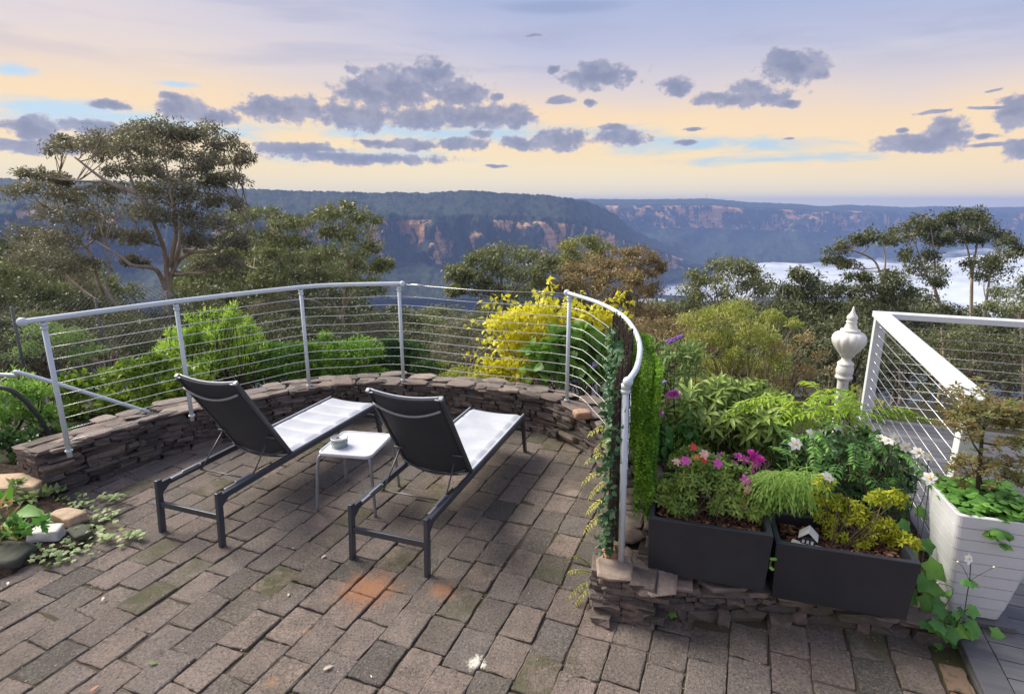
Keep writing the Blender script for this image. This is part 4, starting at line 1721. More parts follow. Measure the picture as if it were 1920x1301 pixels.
G_BOX = leafmat("leaf_boxwood", [(.03, .085, .010), (.09, .20, .018), (.24, .38, .045)], .5, .4, 7, gain=1.75)
G_IVY = leafmat("leaf_ivy", [(.016, .05, .024), (.03, .075, .035), (.09, .13, .07)], .45, .2, 7)
G_CREEP = leafmat("leaf_creeper", [(.15, .24, .09), (.28, .38, .15), (.44, .50, .28)], .5, .35, 6)


def shrub(name, label, cat, clumps, base, L, W, dens, tmpl, mat, group=None, stems=True, twig=None, up=.35, rnd=.7, inner=.5, part="foliage"):
    r = empty(name, base, label, cat, group)
    lf = Leafage()
    for (c, rad) in clumps:
        rad = np.array(rad, float)
        area = 4 * math.pi * (rad[0] * rad[1] + rad[0] * rad[2] + rad[1] * rad[2]) / 3
        n = int(dens * area / (L * W * .55))
        # a clump is a few overlapping bunches, so that its skin is uneven
        k = 7
        for j in range(k):
            d = rdir(1)[0]
            d[2] = abs(d[2]) * .9 - .25
            blob_leaves(lf, np.array(c) + d * rad * .55, rad * random.uniform(.38, .62), n // k, L, W, tmpl, inner, up, rnd)
    lf.build(part, mat, r)
    if stems:
        mb = MB()
        b = np.array(base, float)
        for (c, rad) in clumps:
            c = np.array(c)
            for j in range(3):
                e = c + rng.normal(size=3) * np.array(rad) * .35
                s = b + rng.normal(size=3) * np.array([.10, .10, 0]) * (1 + .4 * len(clumps) ** .5)
                s[2] = b[2]
                mid = s * .45 + e * .55 + np.array([0, 0, -.1]) + rng.normal(size=3) * .05
                mb.tube(smooth_path([s, mid, e], 4), list(np.linspace(.012, .003, 9)), 4, False)
        mb.build("stems", twig or M_TWIG, r)
    return r


def px(lst, y, sc=1.0, dz=.9, jit=.25):
    """list of (u, v, ru, rv) -> clumps at distance y"""
    out = []
    for q in lst:
        u, v, ru = q[:3]
        rv = q[3] if len(q) > 3 else ru * .85
        yy = y + random.uniform(-jit, jit)
        c = at_y(u, v, yy)
        k = math.hypot(yy, c[2] - 2.4) / F_PX * sc
        out.append((c, (ru * k, ru * k * dz, rv * k)))
    return out


def gz(p, extra=0):
    return (p[0], p[1], float(ground_z(np.array([p[0]]), np.array([p[1]]))[0]) + extra)


# hedges behind the left half of the wall
c = px([(128, 735, 40), (185, 722, 45), (240, 705, 42), (300, 695, 45), (150, 775, 45), (215, 765, 45), (280, 745, 48), (345, 725, 45), (330, 760, 40), (205, 800, 40), (250, 790, 40)], 6.7)
shrub("hedge_shrub", "broad leafed green hedge behind the left railing panel", "shrub", c, gz(at_y(220, 780, 7.0)), .075, .034, 1.0, FOLD, G_HEDGE)
c = px([(325, 665, 40), (372, 645, 42), (418, 635, 34), (458, 655, 36), (350, 700, 45), (410, 690, 48), (468, 690, 40), (430, 602, 16, 22), (385, 612, 18, 20), (345, 632, 18, 16), (455, 620, 14, 16), (308, 690, 25)] + [(u_, v_ - random.uniform(0, 14), random.uniform(5, 9), random.uniform(12, 20)) for u_, v_ in [(318, 640), (332, 628), (350, 615), (366, 610), (380, 602), (398, 606), (412, 596), (428, 594), (440, 590), (452, 608), (466, 618), (478, 630), (488, 645), (300, 662), (372, 640), (420, 622)]], 7.6)
shrub("lime_shrub", "bright lime green feathery shrub standing above the hedge behind the railing", "shrub", c, gz(at_y(400, 720, 7.6)), .075, .018, .52, FOLD, G_BRIGHT, up=.8, rnd=.6)
c = px([(500, 665, 40), (545, 672, 42), (590, 665, 42), (520, 705, 40), (570, 710, 40), (480, 710, 35)], 8.0)
shrub("hedge_shrub", "fine leafed dark hedge behind the third railing panel from the left", "shrub", c, gz(at_y(540, 720, 8.0)), .05, .020, .9, FOLD, G_MID)
c = px([(635, 668, 40), (680, 660, 42), (650, 700, 42), (700, 705, 36), (612, 690, 36), (610, 632, 14, 10)], 8.0)
shrub("hedge_shrub", "yellow green hedge shrub left of the middle railing post", "shrub", c, gz(at_y(660, 720, 8.1)), .05, .022, .9, FOLD, leafmat("leaf_hedge_light", [(.05, .11, .015), (.11, .20, .03), (.2, .29, .05)], .45, .3))
c = px([(735, 655, 34), (770, 665, 36), (795, 690, 30), (750, 695, 40), (715, 680, 30)], 8.3)
shrub("round_shrub", "rounded dark green shrub just right of the middle railing post", "shrub", c, gz(at_y(755, 720, 8.3)), .05, .018, .9, FOLD, G_DARK)
c = px([(860, 700, 34, 18), (845, 712, 30, 14), (905, 712, 40, 16), (830, 690, 20, 14)], 8.0)
shrub("low_shrub", "low olive tangle between the round shrub and the golden bush", "shrub", c, gz(at_y(870, 720, 8.0)), .05, .018, .5, FOLD, G_OLIVE)
c = px([(20, 730, 50, 35), (70, 745, 45, 30), (30, 785, 55, 30), (95, 785, 40, 28), (120, 820, 30, 25)], 6.0)
shrub("hedge_shrub", "pale green shrub at the left edge under the stair handrail", "shrub", c, gz(at_y(50, 790, 6.0)), .065, .026, .7, FOLD, leafmat("leaf_edge_shrub", [(.06, .12, .03), (.13, .22, .05), (.24, .34, .09)], .5, .35))
c = px([(18, 830, 45, 30), (60, 845, 40, 26), (15, 870, 40, 24), (95, 840, 26, 20)], 5.3)
shrub("ground_ivy", "dark ivy mound left of the end of the stone wall", "ivy", c, gz(at_y(40, 870, 5.3)), .06, .06, .8, LOBE, G_DARK)
c = px([(30, 885, 34, 14), (65, 888, 26, 12)], 4.95)
shrub("ground_ivy", "bright green ivy patch beside the sandstone step", "ivy", c, gz(at_y(40, 895, 4.95)), .05, .05, .8, LOBE, G_BOX, stems=False)
c = px([(75, 625, 45, 25), (130, 640, 40, 30), (40, 660, 40, 25), (170, 665, 35, 20)], 9.5)
shrub("thicket", "dull thicket tangled in the chain link fence", "shrub", c, gz(at_y(90, 690, 9.6)), .06, .02, .35, FOLD, G_GREY)

# golden bush and big leafed shrub
gc = px([(935, 612, 34), (985, 600, 44), (1040, 590, 42), (1092, 598, 40), (1140, 606, 34), (945, 655, 40), (985, 650, 42), (920, 700, 34), (965, 700, 44), (1005, 690, 34), (1020, 630, 40), (1165, 600, 20)], 7.2)
gr_ = shrub("golden_bush", "golden yellow leafed bush spilling through the railing right of centre", "shrub", gc, gz(at_y(1000, 720, 7.3)), .075, .055, .62, FOLD, G_YELLOW, twig=M_PALETWIG)
lf, mb = Leafage(), MB()
for (u, v, u2, v2) in [(960, 600, 872, 612), (950, 590, 905, 570), (980, 580, 930, 555), (1010, 575, 1000, 548), (1030, 570, 1020, 540), (1040, 565, 1028, 527), (1070, 570, 1090, 552), (1120, 590, 1150, 560), (1140, 590, 1175, 545), (1160, 600, 1180, 565),
                       (930, 680, 868, 668), (930, 700, 862, 702), (920, 720, 880, 716), (950, 640, 900, 640), (1150, 590, 1160, 548), (940, 660, 885, 690)]:
    a, b = at_y(u, v, 7.1), at_y(u2, v2, 7.0 + random.uniform(-.2, .2))
    pth = smooth_path([a, (a + b) / 2 + np.array([0, 0, .06]), b], 6)
    mb.tube(pth, .004, 4, False)
    n = 15
    P_ = np.array([pth[min(len(pth) - 1, int(len(pth) * (k + .5) / n))] for k in range(n)]) + rng.normal(size=(n, 3)) * .02
    lf.put(P_, rdir(n) + np.array([0, 0, -.3]), rdir(n) + np.array([0, 0, .8]), rng.uniform(.06, .095, n), rng.uniform(.045, .06, n), FOLD)
lf.build("sprays", G_YELLOW, gr_)
mb.build("twigs", M_PALETWIG, gr_)
c = px([(1030, 665, 36), (1080, 650, 38), (1120, 660, 32), (1060, 700, 40), (1110, 700, 36), (1000, 700, 26), (1145, 690, 22), (1045, 636, 26), (1095, 628, 24), (1010, 668, 24)], 6.5)
bl = shrub("broad_leaf_shrub", "shrub with large dark heart shaped leaves in front of the golden bush", "shrub", c, gz(at_y(1080, 720, 6.6)), .15, .12, 1.1, LANCE, G_MID)


def spike(mb, p, h, r, lean=(0, 0)):
    """a cone of small florets"""
    for k in range(46):
        t = random.random()
        a = random.uniform(0, 6.28)
        q = r * (1 - .75 * t)
        mb.sphere((p[0] + q * math.cos(a) + lean[0] * t, p[1] + q * math.sin(a) + lean[1] * t, p[2] + t * h), r * .36, 5, 3)


M_PURPLE = leafmat("petal_purple", [(.24, .10, .42), (.36, .18, .55)], .6, .2, tint=(1, 1, 1))
M_LAV = leafmat("petal_lavender", [(.30, .25, .50), (.42, .36, .62)], .6, .2, tint=(1, 1, 1))
for u, v in ((1075, 711), (1110, 683)):
    mb = MB()
    spike(mb, at_y(u, v + 4, 6.25), .06, .05, (.08, 0))
    mb.build("flower", M_LAV, bl)

# ---------------------------------------------------------------- screens tied to the right hand rail
sa = RPATH.find((.87, 4.66))
sb_ = RPATH.len
tr = empty("ivy_screen", (.80, 3.9, .40), "dark twig trellis with artificial ivy tied inside the right hand rail", "screen")
mb = MB()
for k in range(64):
    s = sa + (sb_ - sa) * (k + random.uniform(-.3, .3)) / 64
    s = min(max(s, sa), sb_)
    q = RPATH.at(s) - RPATH.out(s) * (.066 + random.gauss(0, .010))
    top = 1.535 + random.gauss(0, .022) - .07 * max(0, (s - sa) / (sb_ - sa) - .5)
    bot = .47 + random.gauss(0, .02) - .14 * (s - sa) / (sb_ - sa)
    mb.tube([(*q, bot), (q[0] + random.gauss(0, .006), q[1], (bot + top) / 2), (*(q + rng.normal(size=2) * .004), top)], random.uniform(.005, .009), 5)
for z in (.55, .8, 1.05, 1.3, 1.46):
    pts = [(*(RPATH.at(s) - RPATH.out(s) * .062), z - .05 * (s - sa) / (sb_ - sa)) for s in np.linspace(sa, sb_, 16)]
    mb.tube(pts, .007, 5)
mb.build("twig_lattice", plain("dark_willow", (.045, .030, .022), .85, var=.4, scale=40), tr)
lf = Leafage()
n = 1500
ss = sa + (sb_ - sa) * rng.random(n)
zz = .40 + 1.06 * rng.random(n)
P_ = np.array([[*(RPATH.at(s) - RPATH.out(s) * (.075 + abs(rng.normal()) * .022)), z] for s, z in zip(ss, zz)])
O = np.array([[*(-RPATH.out(s)), .1] for s in ss])
lf.put(P_, O * .4 + rdir(n) * .7 + np.array([0, 0, -.5]), O + .5 * rdir(n), rng.uniform(.04, .065, n), rng.uniform(.028, .042, n), LANCE)
n = 130
P_ = np.array([[*(RPATH.at(sb_ - .03) - RPATH.out(sb_) * abs(rng.normal() * .025 + .085)), z] for z in .36 + 1.05 * rng.random(n)]) + rng.normal(size=(n, 3)) * .02
lf.put(P_, rdir(n) + np.array([-.4, -.2, -.4]), rdir(n) + np.array([0, -1, .3]), rng.uniform(.03, .055, n), rng.uniform(.02, .034, n), LANCE)
lf.build("ivy_leaves", G_IVY, tr)
bx = empty("boxwood_panel", (.95, 3.9, .5), "bright green artificial boxwood mat hung outside the right hand rail", "hedge panel")
lf = Leafage()
n = 40000
s0_ = RPATH.find((.895, 4.5))
s1_ = RPATH.find((.715, 3.2))
ss = s0_ + (s1_ - s0_) * rng.random(n)
zz = .52 + .90 * rng.random(n) + .02 * np.sin(ss * 9)
bulge = np.where(rng.random(n) < .3, .01 + .07 * rng.random(n), .06 + .07 * fbm(ss * 7, zz * 7, 3) + .03 * rng.random(n))
PO = np.array([RPATH.out(s) for s in ss])
PA = np.array([RPATH.at(s) for s in ss])
P_ = np.concatenate([PA + PO * bulge[:, None], zz[:, None]], 1)
O3 = np.concatenate([PO, np.zeros((n, 1))], 1)
lf.put(P_, O3 * .9 + .8 * rdir(n) + np.array([0, 0, .25]), rdir(n) + np.array([0, 0, .8]), rng.uniform(.014, .025, n), rng.uniform(.010, .014, n), FOLD)
lf.build("leaf_mat", G_BOX, bx)
mb = MB()
for z in np.linspace(.58, 1.42, 9):
    mb.tube([(*(RPATH.at(s) + RPATH.out(s) * .055), z) for s in np.linspace(s0_, s1_, 10)], .004, 4)
mb.build("backing_grid", plain("green_plastic", (.02, .05, .015), .5), bx)


# ---------------------------------------------------------------- fronds
def frond(lf, mb, p0, d0, length, droop, nl, L, W, tmpl=FOLD, r=.003, lift=0.0):
    """a pinnate leaf: arching midrib with paired leaflets"""
    p = np.array(p0, float)
    d = unit(np.array(d0, float))
    pts = [p.copy()]
    st = length / 10
    for k in range(10):
        d = unit(d + np.array([0, 0, -droop / 10]))
        p = p + d * st
        pts.append(p.copy())
    mb.tube(pts, r, 4, False)
    pts = np.array(pts)
    P, D, U, Ls = [], [], [], []
    for k in range(nl):
        t = .18 + .8 * k / (nl - 1)
        i = min(9, int(t * 10))
        q = pts[i] + (pts[i + 1] - pts[i]) * (t * 10 - i)
        ax = unit(pts[i + 1] - pts[i])
        sd_ = unit(np.cross(ax, np.array([0, 0, 1.0])) + 1e-5)
        up_ = np.cross(sd_, ax)
        for s in (-1, 1):
            P.append(q)
            D.append(sd_ * s * .85 + ax * .55 - up_ * .15 + rng.normal(size=3) * .12)
            U.append(up_ + rng.normal(size=3) * .25)
            Ls.append(L * (1 - .55 * abs(t - .45)) * random.uniform(.85, 1.1))
    P.append(pts[-1]); D.append(pts[-1] - pts[-2]); U.append(up_); Ls.append(L * .8)
    Ls = np.array(Ls)
    lf.put(P, D, U, Ls, Ls * W / L, tmpl)


def rosettes(lf, tips, axes, nleaf, L, W, spread=.9, tmpl=LANCE):
    for tp, ax in zip(tips, axes):
        ax = unit(ax)
        a = unit(np.cross(ax, [0.3, .2, 1]))
        b = np.cross(ax, a)
        n = nleaf + random.randint(-2, 2)
        ph = 6.28 * np.arange(n) / n + rng.random() * 6
        el = rng.uniform(-.15, .75, n)
        D = (a * np.cos(ph)[:, None] + b * np.sin(ph)[:, None]) * spread + ax * el[:, None]
        U = ax[None, :] + .25 * rdir(n)
        Ls = L * rng.uniform(.7, 1.1, n)
        lf.put(np.repeat(tp[None, :], n, 0) + D * .006, D, U, Ls, Ls * W / L, tmpl)


def rosette_bush(name, label, clumps, base, ntip, nleaf, L, W, mat, cat="shrub", group=None, bs=.12):
    r = empty(name, base, label, cat, group)
    lf, mb = Leafage(), MB()
    b = np.array(base, float)
    for c, rad in clumps:
        d = rdir(ntip * 2)
        d = d[d[:, 2] > -.45][:ntip]
        tips = np.array(c) + d * np.array(rad) * rng.uniform(.55, 1.05, len(d))[:, None]
        rosettes(lf, tips, d + np.array([0, -.15, .55]), nleaf, L, W)
        for t in tips[::(2 if bs > .1 else 7)]:
            s = b + np.clip(rng.normal(size=3), -1.4, 1.4) * np.array([bs, bs * .6, 0])
            mb.tube(smooth_path([s, (s + t) / 2 + rng.normal(size=3) * .04, t], 4), list(np.linspace(.010, .003, 9) * (1 if bs > .1 else .45)), 4, False)
    lf.build("foliage", mat, r)
    mb.build("stems", M_TWIG, r)
    return r


# ---------------------------------------------------------------- the garden between terrace and deck
def bed(p, y=None):
    return (p[0], p[1], float(bed_right(p[0], p[1])) - .02)


c = px([(1235, 690, 26, 34), (1262, 668, 24, 26), (1285, 700, 26, 34), (1245, 735, 26, 34), (1290, 740, 24, 24), (1300, 665, 20, 24), (1225, 660, 16, 20)], 5.3)
bd_ = shrub("butterfly_bush", "grey green butterfly bush with purple flower spikes beside the boxwood mat", "shrub", c, bed(at_y(1260, 760, 5.3)), .11, .028, .55, FOLD, G_GREY)
for (u, v, h, mt_) in ((1252, 642, .13, M_PURPLE), (1233, 722, .07, M_LAV), (1274, 768, .06, M_LAV), (1232, 780, .06, M_LAV)):
    mb = MB()
    spike(mb, at_y(u, v, 5.0), h * .5, .032, (h, 0))
    mb.build("flower", mt_, bd_)
c = px([(1232, 790, 26, 30), (1222, 840, 20, 28), (1255, 830, 26, 30), (1270, 800, 22, 26)], 4.3)
shrub("lavender_bush", "thin leafed dark plant beside the wall under the butterfly bush", "plant", c, bed(at_y(1245, 870, 4.2)), .09, .012, .4, FOLD, G_MID)
c = px([(1330, 700, 42), (1385, 690, 45), (1445, 690, 40), (1350, 640, 40), (1410, 630, 45), (1300, 722, 30), (1385, 590, 40), (1340, 595, 26), (1440, 600, 30), (1310, 675, 28)] + [(random.uniform(1285, 1490), random.uniform(590, 740), random.uniform(10, 22)) for _ in range(26)], 8.8, jit=.6)
shrub("olive_shrub", "tall pale olive shrub in sunlight behind the rhododendron", "shrub", c, gz(at_y(1380, 760, 8.9)), .060, .018, .40, FOLD, G_OLIVE, twig=M_PALETWIG)
c = px([(1470, 660, 30), (1500, 700, 32), (1480, 730, 34), (1430, 720, 30), (1530, 740, 30), (1510, 640, 22), (1560, 700, 20), (1540, 670, 20)], 8.2)
shrub("dry_shrub", "dry twiggy tan shrub left of the white lamp post", "shrub", c, gz(at_y(1490, 770, 8.3)), .06, .016, .22, FOLD, G_DRY, twig=M_PALETWIG)
c = px([(1610, 790, 30, 24), (1640, 770, 20, 30), (1600, 740, 20, 22)], 7.0)
shrub("dry_shrub", "thin dull shrub between the lamp post and the deck railing", "shrub", c, gz(at_y(1620, 800, 7.0)), .06, .016, .3, FOLD, G_OLIVE, twig=M_PALETWIG)

c = px([(1310, 755, 32, 26), (1360, 740, 36, 28), (1415, 745, 34, 26), (1330, 800, 40, 32), (1385, 795, 40, 34), (1440, 800, 30, 30), (1300, 825, 30, 26), (1350, 845, 40, 26), (1410, 840, 36, 26), (1280, 775, 20, 22), (1455, 765, 26, 20)], 4.35)
rosette_bush("rhododendron", "large rhododendron with whorls of long leaves in the middle of the garden", c, bed(at_y(1370, 880, 4.3)), 17, 9, .135, .036, G_RHODO)

wi = empty("wisteria", bed(at_y(1580, 860, 4.3)), "lime green wisteria sprawling over the shrubs in front of the lamp post", "climber")
lf, mb = Leafage(), MB()
for _ in range(44):
    u = random.uniform(1455, 1640)
    v = 752 + abs(u - 1560) * .10 + random.uniform(-22, 26)
    p = at_y(u, v, random.uniform(3.9, 4.5))
    a = random.uniform(0, 6.28)
    frond(lf, mb, p, (math.cos(a) - .4, math.sin(a) - .3, .25), random.uniform(.22, .34), .9, 7, .078, .026)
for _ in range(10):
    p = at_y(random.uniform(1430, 1480), random.uniform(745, 775), 4.2)
    frond(lf, mb, p, (-1, -.1, random.uniform(0, .3)), random.uniform(.25, .40), .5, 9, .07, .020)
for _ in range(8):
    p = at_y(random.uniform(1600, 1680), random.uniform(765, 785), 4.0)
    frond(lf, mb, p, (1, -.1, random.uniform(0, .3)), random.uniform(.2, .3), .6, 7, .07, .022)
lf.build("leaves", G_WIST, wi)
for pts in ([(1332, 783), (1350, 781), (1400, 752), (1440, 731), (1480, 727), (1530, 750)], [(1344, 850), (1352, 828), (1385, 795), (1430, 772), (1475, 762), (1530, 765)], [(1375, 822), (1385, 815), (1393, 830), (1392, 862)]):
    mb.tube(smooth_path([at_y(u, v, 4.0 + .0008 * (u - 1300)) for u, v in pts], 5), .0035, 5, False)
for _ in range(7):
    p = at_y(random.uniform(1500, 1620), 860, 4.3)
    q = at_y(random.uniform(1480, 1640), 770, 4.2)
    mb.tube(smooth_path([p, (p + q) / 2 + rng.normal(size=3) * .06, q], 5), .006, 5, False)
mb.build("stems", plain("green_stem", (.16, .20, .06), .6, var=.3), wi)

c = px([(1505, 850, 36, 30), (1560, 835, 40, 30), (1620, 835, 36, 28), (1665, 855, 30, 28), (1530, 890, 40, 32), (1590, 885, 44, 34), (1645, 900, 40, 34), (1685, 900, 24, 28), (1610, 930, 40, 26), (1560, 930, 36, 24), (1480, 880, 28, 26), (1670, 940, 30, 26)], 3.75)
ds = rosette_bush("peony_shrub", "dark glossy leafed shrub behind the right hand black planter", c, bed(at_y(1590, 930, 3.7)), 15, 8, .10, .030, G_DARK)
lf, mb = Leafage(), MB()
for _ in range(40):
    p = at_y(random.uniform(1500, 1690), random.uniform(805, 930), random.uniform(3.25, 3.7))
    a = random.uniform(0, 6.28)
    frond(lf, mb, p, (math.cos(a), math.sin(a) - .6, .4), random.uniform(.18, .30), 1.0, 8, .055, .020)
fe = empty("fern", bed(at_y(1620, 920, 3.6)), "mid green ferny leaves arching behind the yellow shrub", "fern")
lf.build("fronds", G_ANEM, fe)
mb.build("stems", plain("fern_stem", (.08, .10, .03), .6), fe)

# soft pale grass between the two boxes
gb = empty("grass_clump", bed(at_y(1450, 930, 3.35)), "pale green arching grass clump behind the gap between the black planters", "grass")
lf = Leafage()
b = np.array(bed(at_y(1460, 940, 3.35)))
for _ in range(420):
    p = at_y(random.uniform(1425, 1525), random.uniform(880, 930), random.uniform(3.05, 3.35))
    d = unit(np.array([random.uniform(-1, .5), random.uniform(-.9, .1), .25]))
    pts = [p]
    for k in range(5):
        d = unit(d + np.array([0, 0, -.28]))
        pts.append(pts[-1] + d * .032)
    pts = np.array(pts)
    lf.put(pts[:-1], pts[1:] - pts[:-1], np.repeat([[0, -.3, 1.0]], 5, 0), .038, .010, DIA)
lf.build("blades", leafmat("leaf_pale_grass", [(.17, .30, .05), (.28, .44, .09), (.40, .54, .16)], .5, .4), gb)
MB().tube([b, at_y(1470, 925, 3.35)], .01, 5).build("crown", M_TWIG, gb)


# ---------------------------------------------------------------- flowers
def petal_mat(name, c1, c2):
    return leafmat(name, [c1, c2], .5, .3, tint=(1, 1, 1))


PM = {'pink': petal_mat("petal_pink", (.58, .08, .40), (.78, .22, .58)), 'rose': petal_mat("petal_rose", (.60, .05, .25), (.75, .20, .42)),
      'orange': petal_mat("petal_orange", (.75, .20, .05), (.85, .42, .14)), 'red': petal_mat("petal_red", (.65, .04, .04), (.80, .14, .10)),
      'white': petal_mat("petal_white", (.78, .77, .72), (.86, .86, .83)), 'blush': petal_mat("petal_blush", (.80, .45, .38), (.85, .68, .58)), 'magenta': petal_mat("petal_magenta", (.55, .03, .36), (.70, .08, .50))}
M_STAMEN = plain("stamen_yellow", (.75, .50, .06), .6)


def flower(parent, p, r, col, layers=3, np_=9, face=(0, -.6, .8), heart=False, name="flower", broad=.45):
    lf = Leafage()
    ax = unit(np.array(face, float) + rng.normal(size=3) * .25)
    a = unit(np.cross(ax, [0.31, .77, .2]))
    b = np.cross(ax, a)
    p = np.array(p, float)
    for k in range(layers):
        n = np_
        ph = 6.28 * np.arange(n) / n + k * .35 + rng.random(n) * .2
        D = (a * np.cos(ph)[:, None] + b * np.sin(ph)[:, None]) + ax * (.15 + .45 * k)
        L = r * (1 - .22 * k) * rng.uniform(.85, 1.1, n)
        lf.put(np.repeat((p + ax * .004 * k)[None], n, 0), D, ax[None] + .2 * rdir(n), L, L * broad, LANCE)
    f = lf.build(name, PM[col], parent)
    if heart:
        mb = MB()
        for k in range(16):
            q = p + ax * .006 + (a * math.cos(k * 2.4) + b * math.sin(k * 2.4)) * r * .024 * k ** .6
            mb.sphere(q, r * .085, 5, 4)
        mb.build("stamens", M_STAMEN, f)
    return f


dh = empty("dahlia", bed(at_y(1262, 880, 4.1)), "tall dahlia with one large pink bloom beside the boxwood mat", "flower")
mb = MB()
lf = Leafage()
for (u, v) in ((1263, 740), (1233, 773)):
    p = at_y(u, v, 4.1)
    mb.tube(smooth_path([np.array(bed(at_y(1262, 880, 4.1))), (p + np.array(bed(at_y(1262, 880, 4.1)))) / 2 + np.array([.03, 0, 0]), p], 5), .005, 5)
for _ in range(26):
    q = at_y(random.uniform(1235, 1300), random.uniform(790, 880), 4.1 + random.uniform(-.15, .15))
    n = 5
    lf.put(np.repeat(q[None], n, 0), rdir(n) + np.array([0, -.3, -.1]), rdir(n) * .4 + np.array([0, -.3, 1]), rng.uniform(.07, .11, n), rng.uniform(.035, .05, n), LANCE)
mb.build("stems", plain("dark_stem", (.05, .06, .025), .6), dh)
lf.build("leaves", G_ANEM, dh)
flower(dh, at_y(1263, 740, 4.05), .062, 'pink', 4, 11)
flower(dh, at_y(1233, 773, 4.05), .045, 'rose', 3, 9)
flower(dh, at_y(1318, 0 + 788, 4.0), .03, 'blush', 1, 5, broad=.5) if False else None

nr_ = empty("nerine", bed(at_y(1370, 905, 3.55)), "row of magenta and pink flower heads behind the azalea in the planter", "flower")
mb = MB()
heads = [(1290, 866, 'magenta', .036), (1347, 866, 'pink', .036), (1376, 870, 'pink', .032), (1396, 862, 'pink', .034), (1414, 856, 'magenta', .042), (1418, 872, 'pink', .03), (1410, 884, 'pink', .022), (1346, 886, 'pink', .018), (1398, 903, 'magenta', .034), (1407, 848, 'magenta', .026), (1282, 858, 'pink', .032), (1352, 856, 'pink', .034), (1336, 872, 'pink', .03), (1384, 856, 'pink', .034), (1425, 862, 'magenta', .034), (1405, 893, 'pink', .034)]
for (u, v, cl, r_) in heads:
    p = at_y(u, v, 3.36)
    r_ *= 1.15
    s = at_y(u + random.uniform(-6, 6), 925, 3.36)
    mb.tube([s, (s + p) / 2, p], .0035, 5)
    flower(nr_, p, r_, cl, 3, 8, (0, -.5, .7), broad=.30)
mb.build("stems", plain("nerine_stem", (.12, .18, .05), .5), nr_)

# white anemones standing among the shrubs
an = empty("japanese_anemone", bed(at_y(1640, 920, 3.5)), "white single flowers on thin stalks scattered over the dark shrub", "flower")
mb = MB()
for (u, v, y, r_) in [(1492, 832, 3.35, .040), (1524, 814, 3.5, .042), (1552, 894, 3.0, .034), (1664, 826, 3.3, .036), (1678, 822, 3.35, .036), (1697, 838, 3.4, .034), (1722, 848, 3.3, .036), (1741, 857, 3.15, .034), (1743, 897, 2.95, .036), (1652, 822, 3.5, .03)]:
    p = at_y(u, v, y)
    s = at_y(u - 20 + random.uniform(-10, 10), v + 110, y + .15)
    mb.tube(smooth_path([s, (s + p) / 2 + rng.normal(size=3) * .02, p], 5), .0028, 5)
    flower(an, p, r_ * 1.15, 'white', 1, 6, (-.1, -.7, .6), True, broad=.72)
mb.build("stems", plain("anemone_stem", (.07, .09, .04), .6), an)

# ---------------------------------------------------------------- planting in the boxes
pz = .262 + .30
c = []
for (x, y, z, rx, rz) in [(-.20, .04, .10, .13, .10), (-.06, -.02, .16, .15, .12), (.10, .02, .18, .15, .12), (.22, .05, .12, .12, .10), (0, .10, .24, .16, .10), (-.28, .0, .06, .10, .07), (.12, -.06, .08, .12, .08), (-.16, -.08, .04, .09, .07), (-.12, .12, .26, .12, .08), (.27, .0, .03, .09, .06)]:
    a1 = np.array([math.cos(R(PAZ)), -math.sin(R(PAZ))]); a2 = np.array([math.sin(R(PAZ)), math.cos(R(PAZ))])
    q = pc1 + a1 * x + a2 * (y * .7 + .10)
    c.append((np.array([q[0], q[1], pz + z + .02]), (rx, .085, rz)))
az_ = rosette_bush("azalea", "green azalea dotted with blooms filling the left black planter", c, (*pc1, pz - .02), 60, 7, .044, .017, G_AZAL, bs=.07)
for (u, v, cl, r_) in [(1320, 851, 'blush', .035), (1321, 862, 'red', .022), (1300, 838, 'red', .026), (1268, 866, 'blush', .030), (1285, 864, 'pink', .036), (1402, 916, 'blush', .03), (1400, 921, 'red', .02), (1393, 945, 'orange', .026), (1398, 900, 'pink', .036), (1345, 868, 'pink', .034), (1396, 950, 'blush', .02), (1306, 857, 'orange', .022)]:
    flower(az_, at_y(u, v, 3.08), r_, cl, 2, 6, (0, -.8, .5), broad=.6)
c = []
a1 = np.array([math.cos(R(PAZ)), -math.sin(R(PAZ))]); a2 = np.array([math.sin(R(PAZ)), math.cos(R(PAZ))])
pz2 = .195 + .30
for (x, y, z, rx, rz) in [(-.10, .02, .12, .07, .06), (-.14, .05, .20, .06, .06), (-.06, .06, .20, .06, .05), (-.12, .10, .30, .04, .05), (.02, .03, .13, .05, .04), (.14, .02, .12, .08, .07), (.20, .0, .06, .07, .05), (.10, .05, .18, .05, .05), (.26, .03, .10, .05, .05), (.31, .0, .0, .06, .04), (-.05, -.04, .05, .06, .04), (.30, .10, .26, .05, .04), (.22, .12, .24, .05, .04), (.36, -.02, .06, .05, .03), (.06, -.05, .02, .05, .03)]:
    q = pc2 + a1 * (x + .05 * (x < .1)) + a2 * (y * .8 + .07)
    c.append((np.array([q[0], q[1], pz2 + z]), (rx, .06, rz)))
ys_ = rosette_bush("yellow_shrub", "small yellow leafed azalea in the right black planter", c, (*pc2, pz2 - .02), 26, 7, .032, .013, G_GOLDAZ, bs=.06)

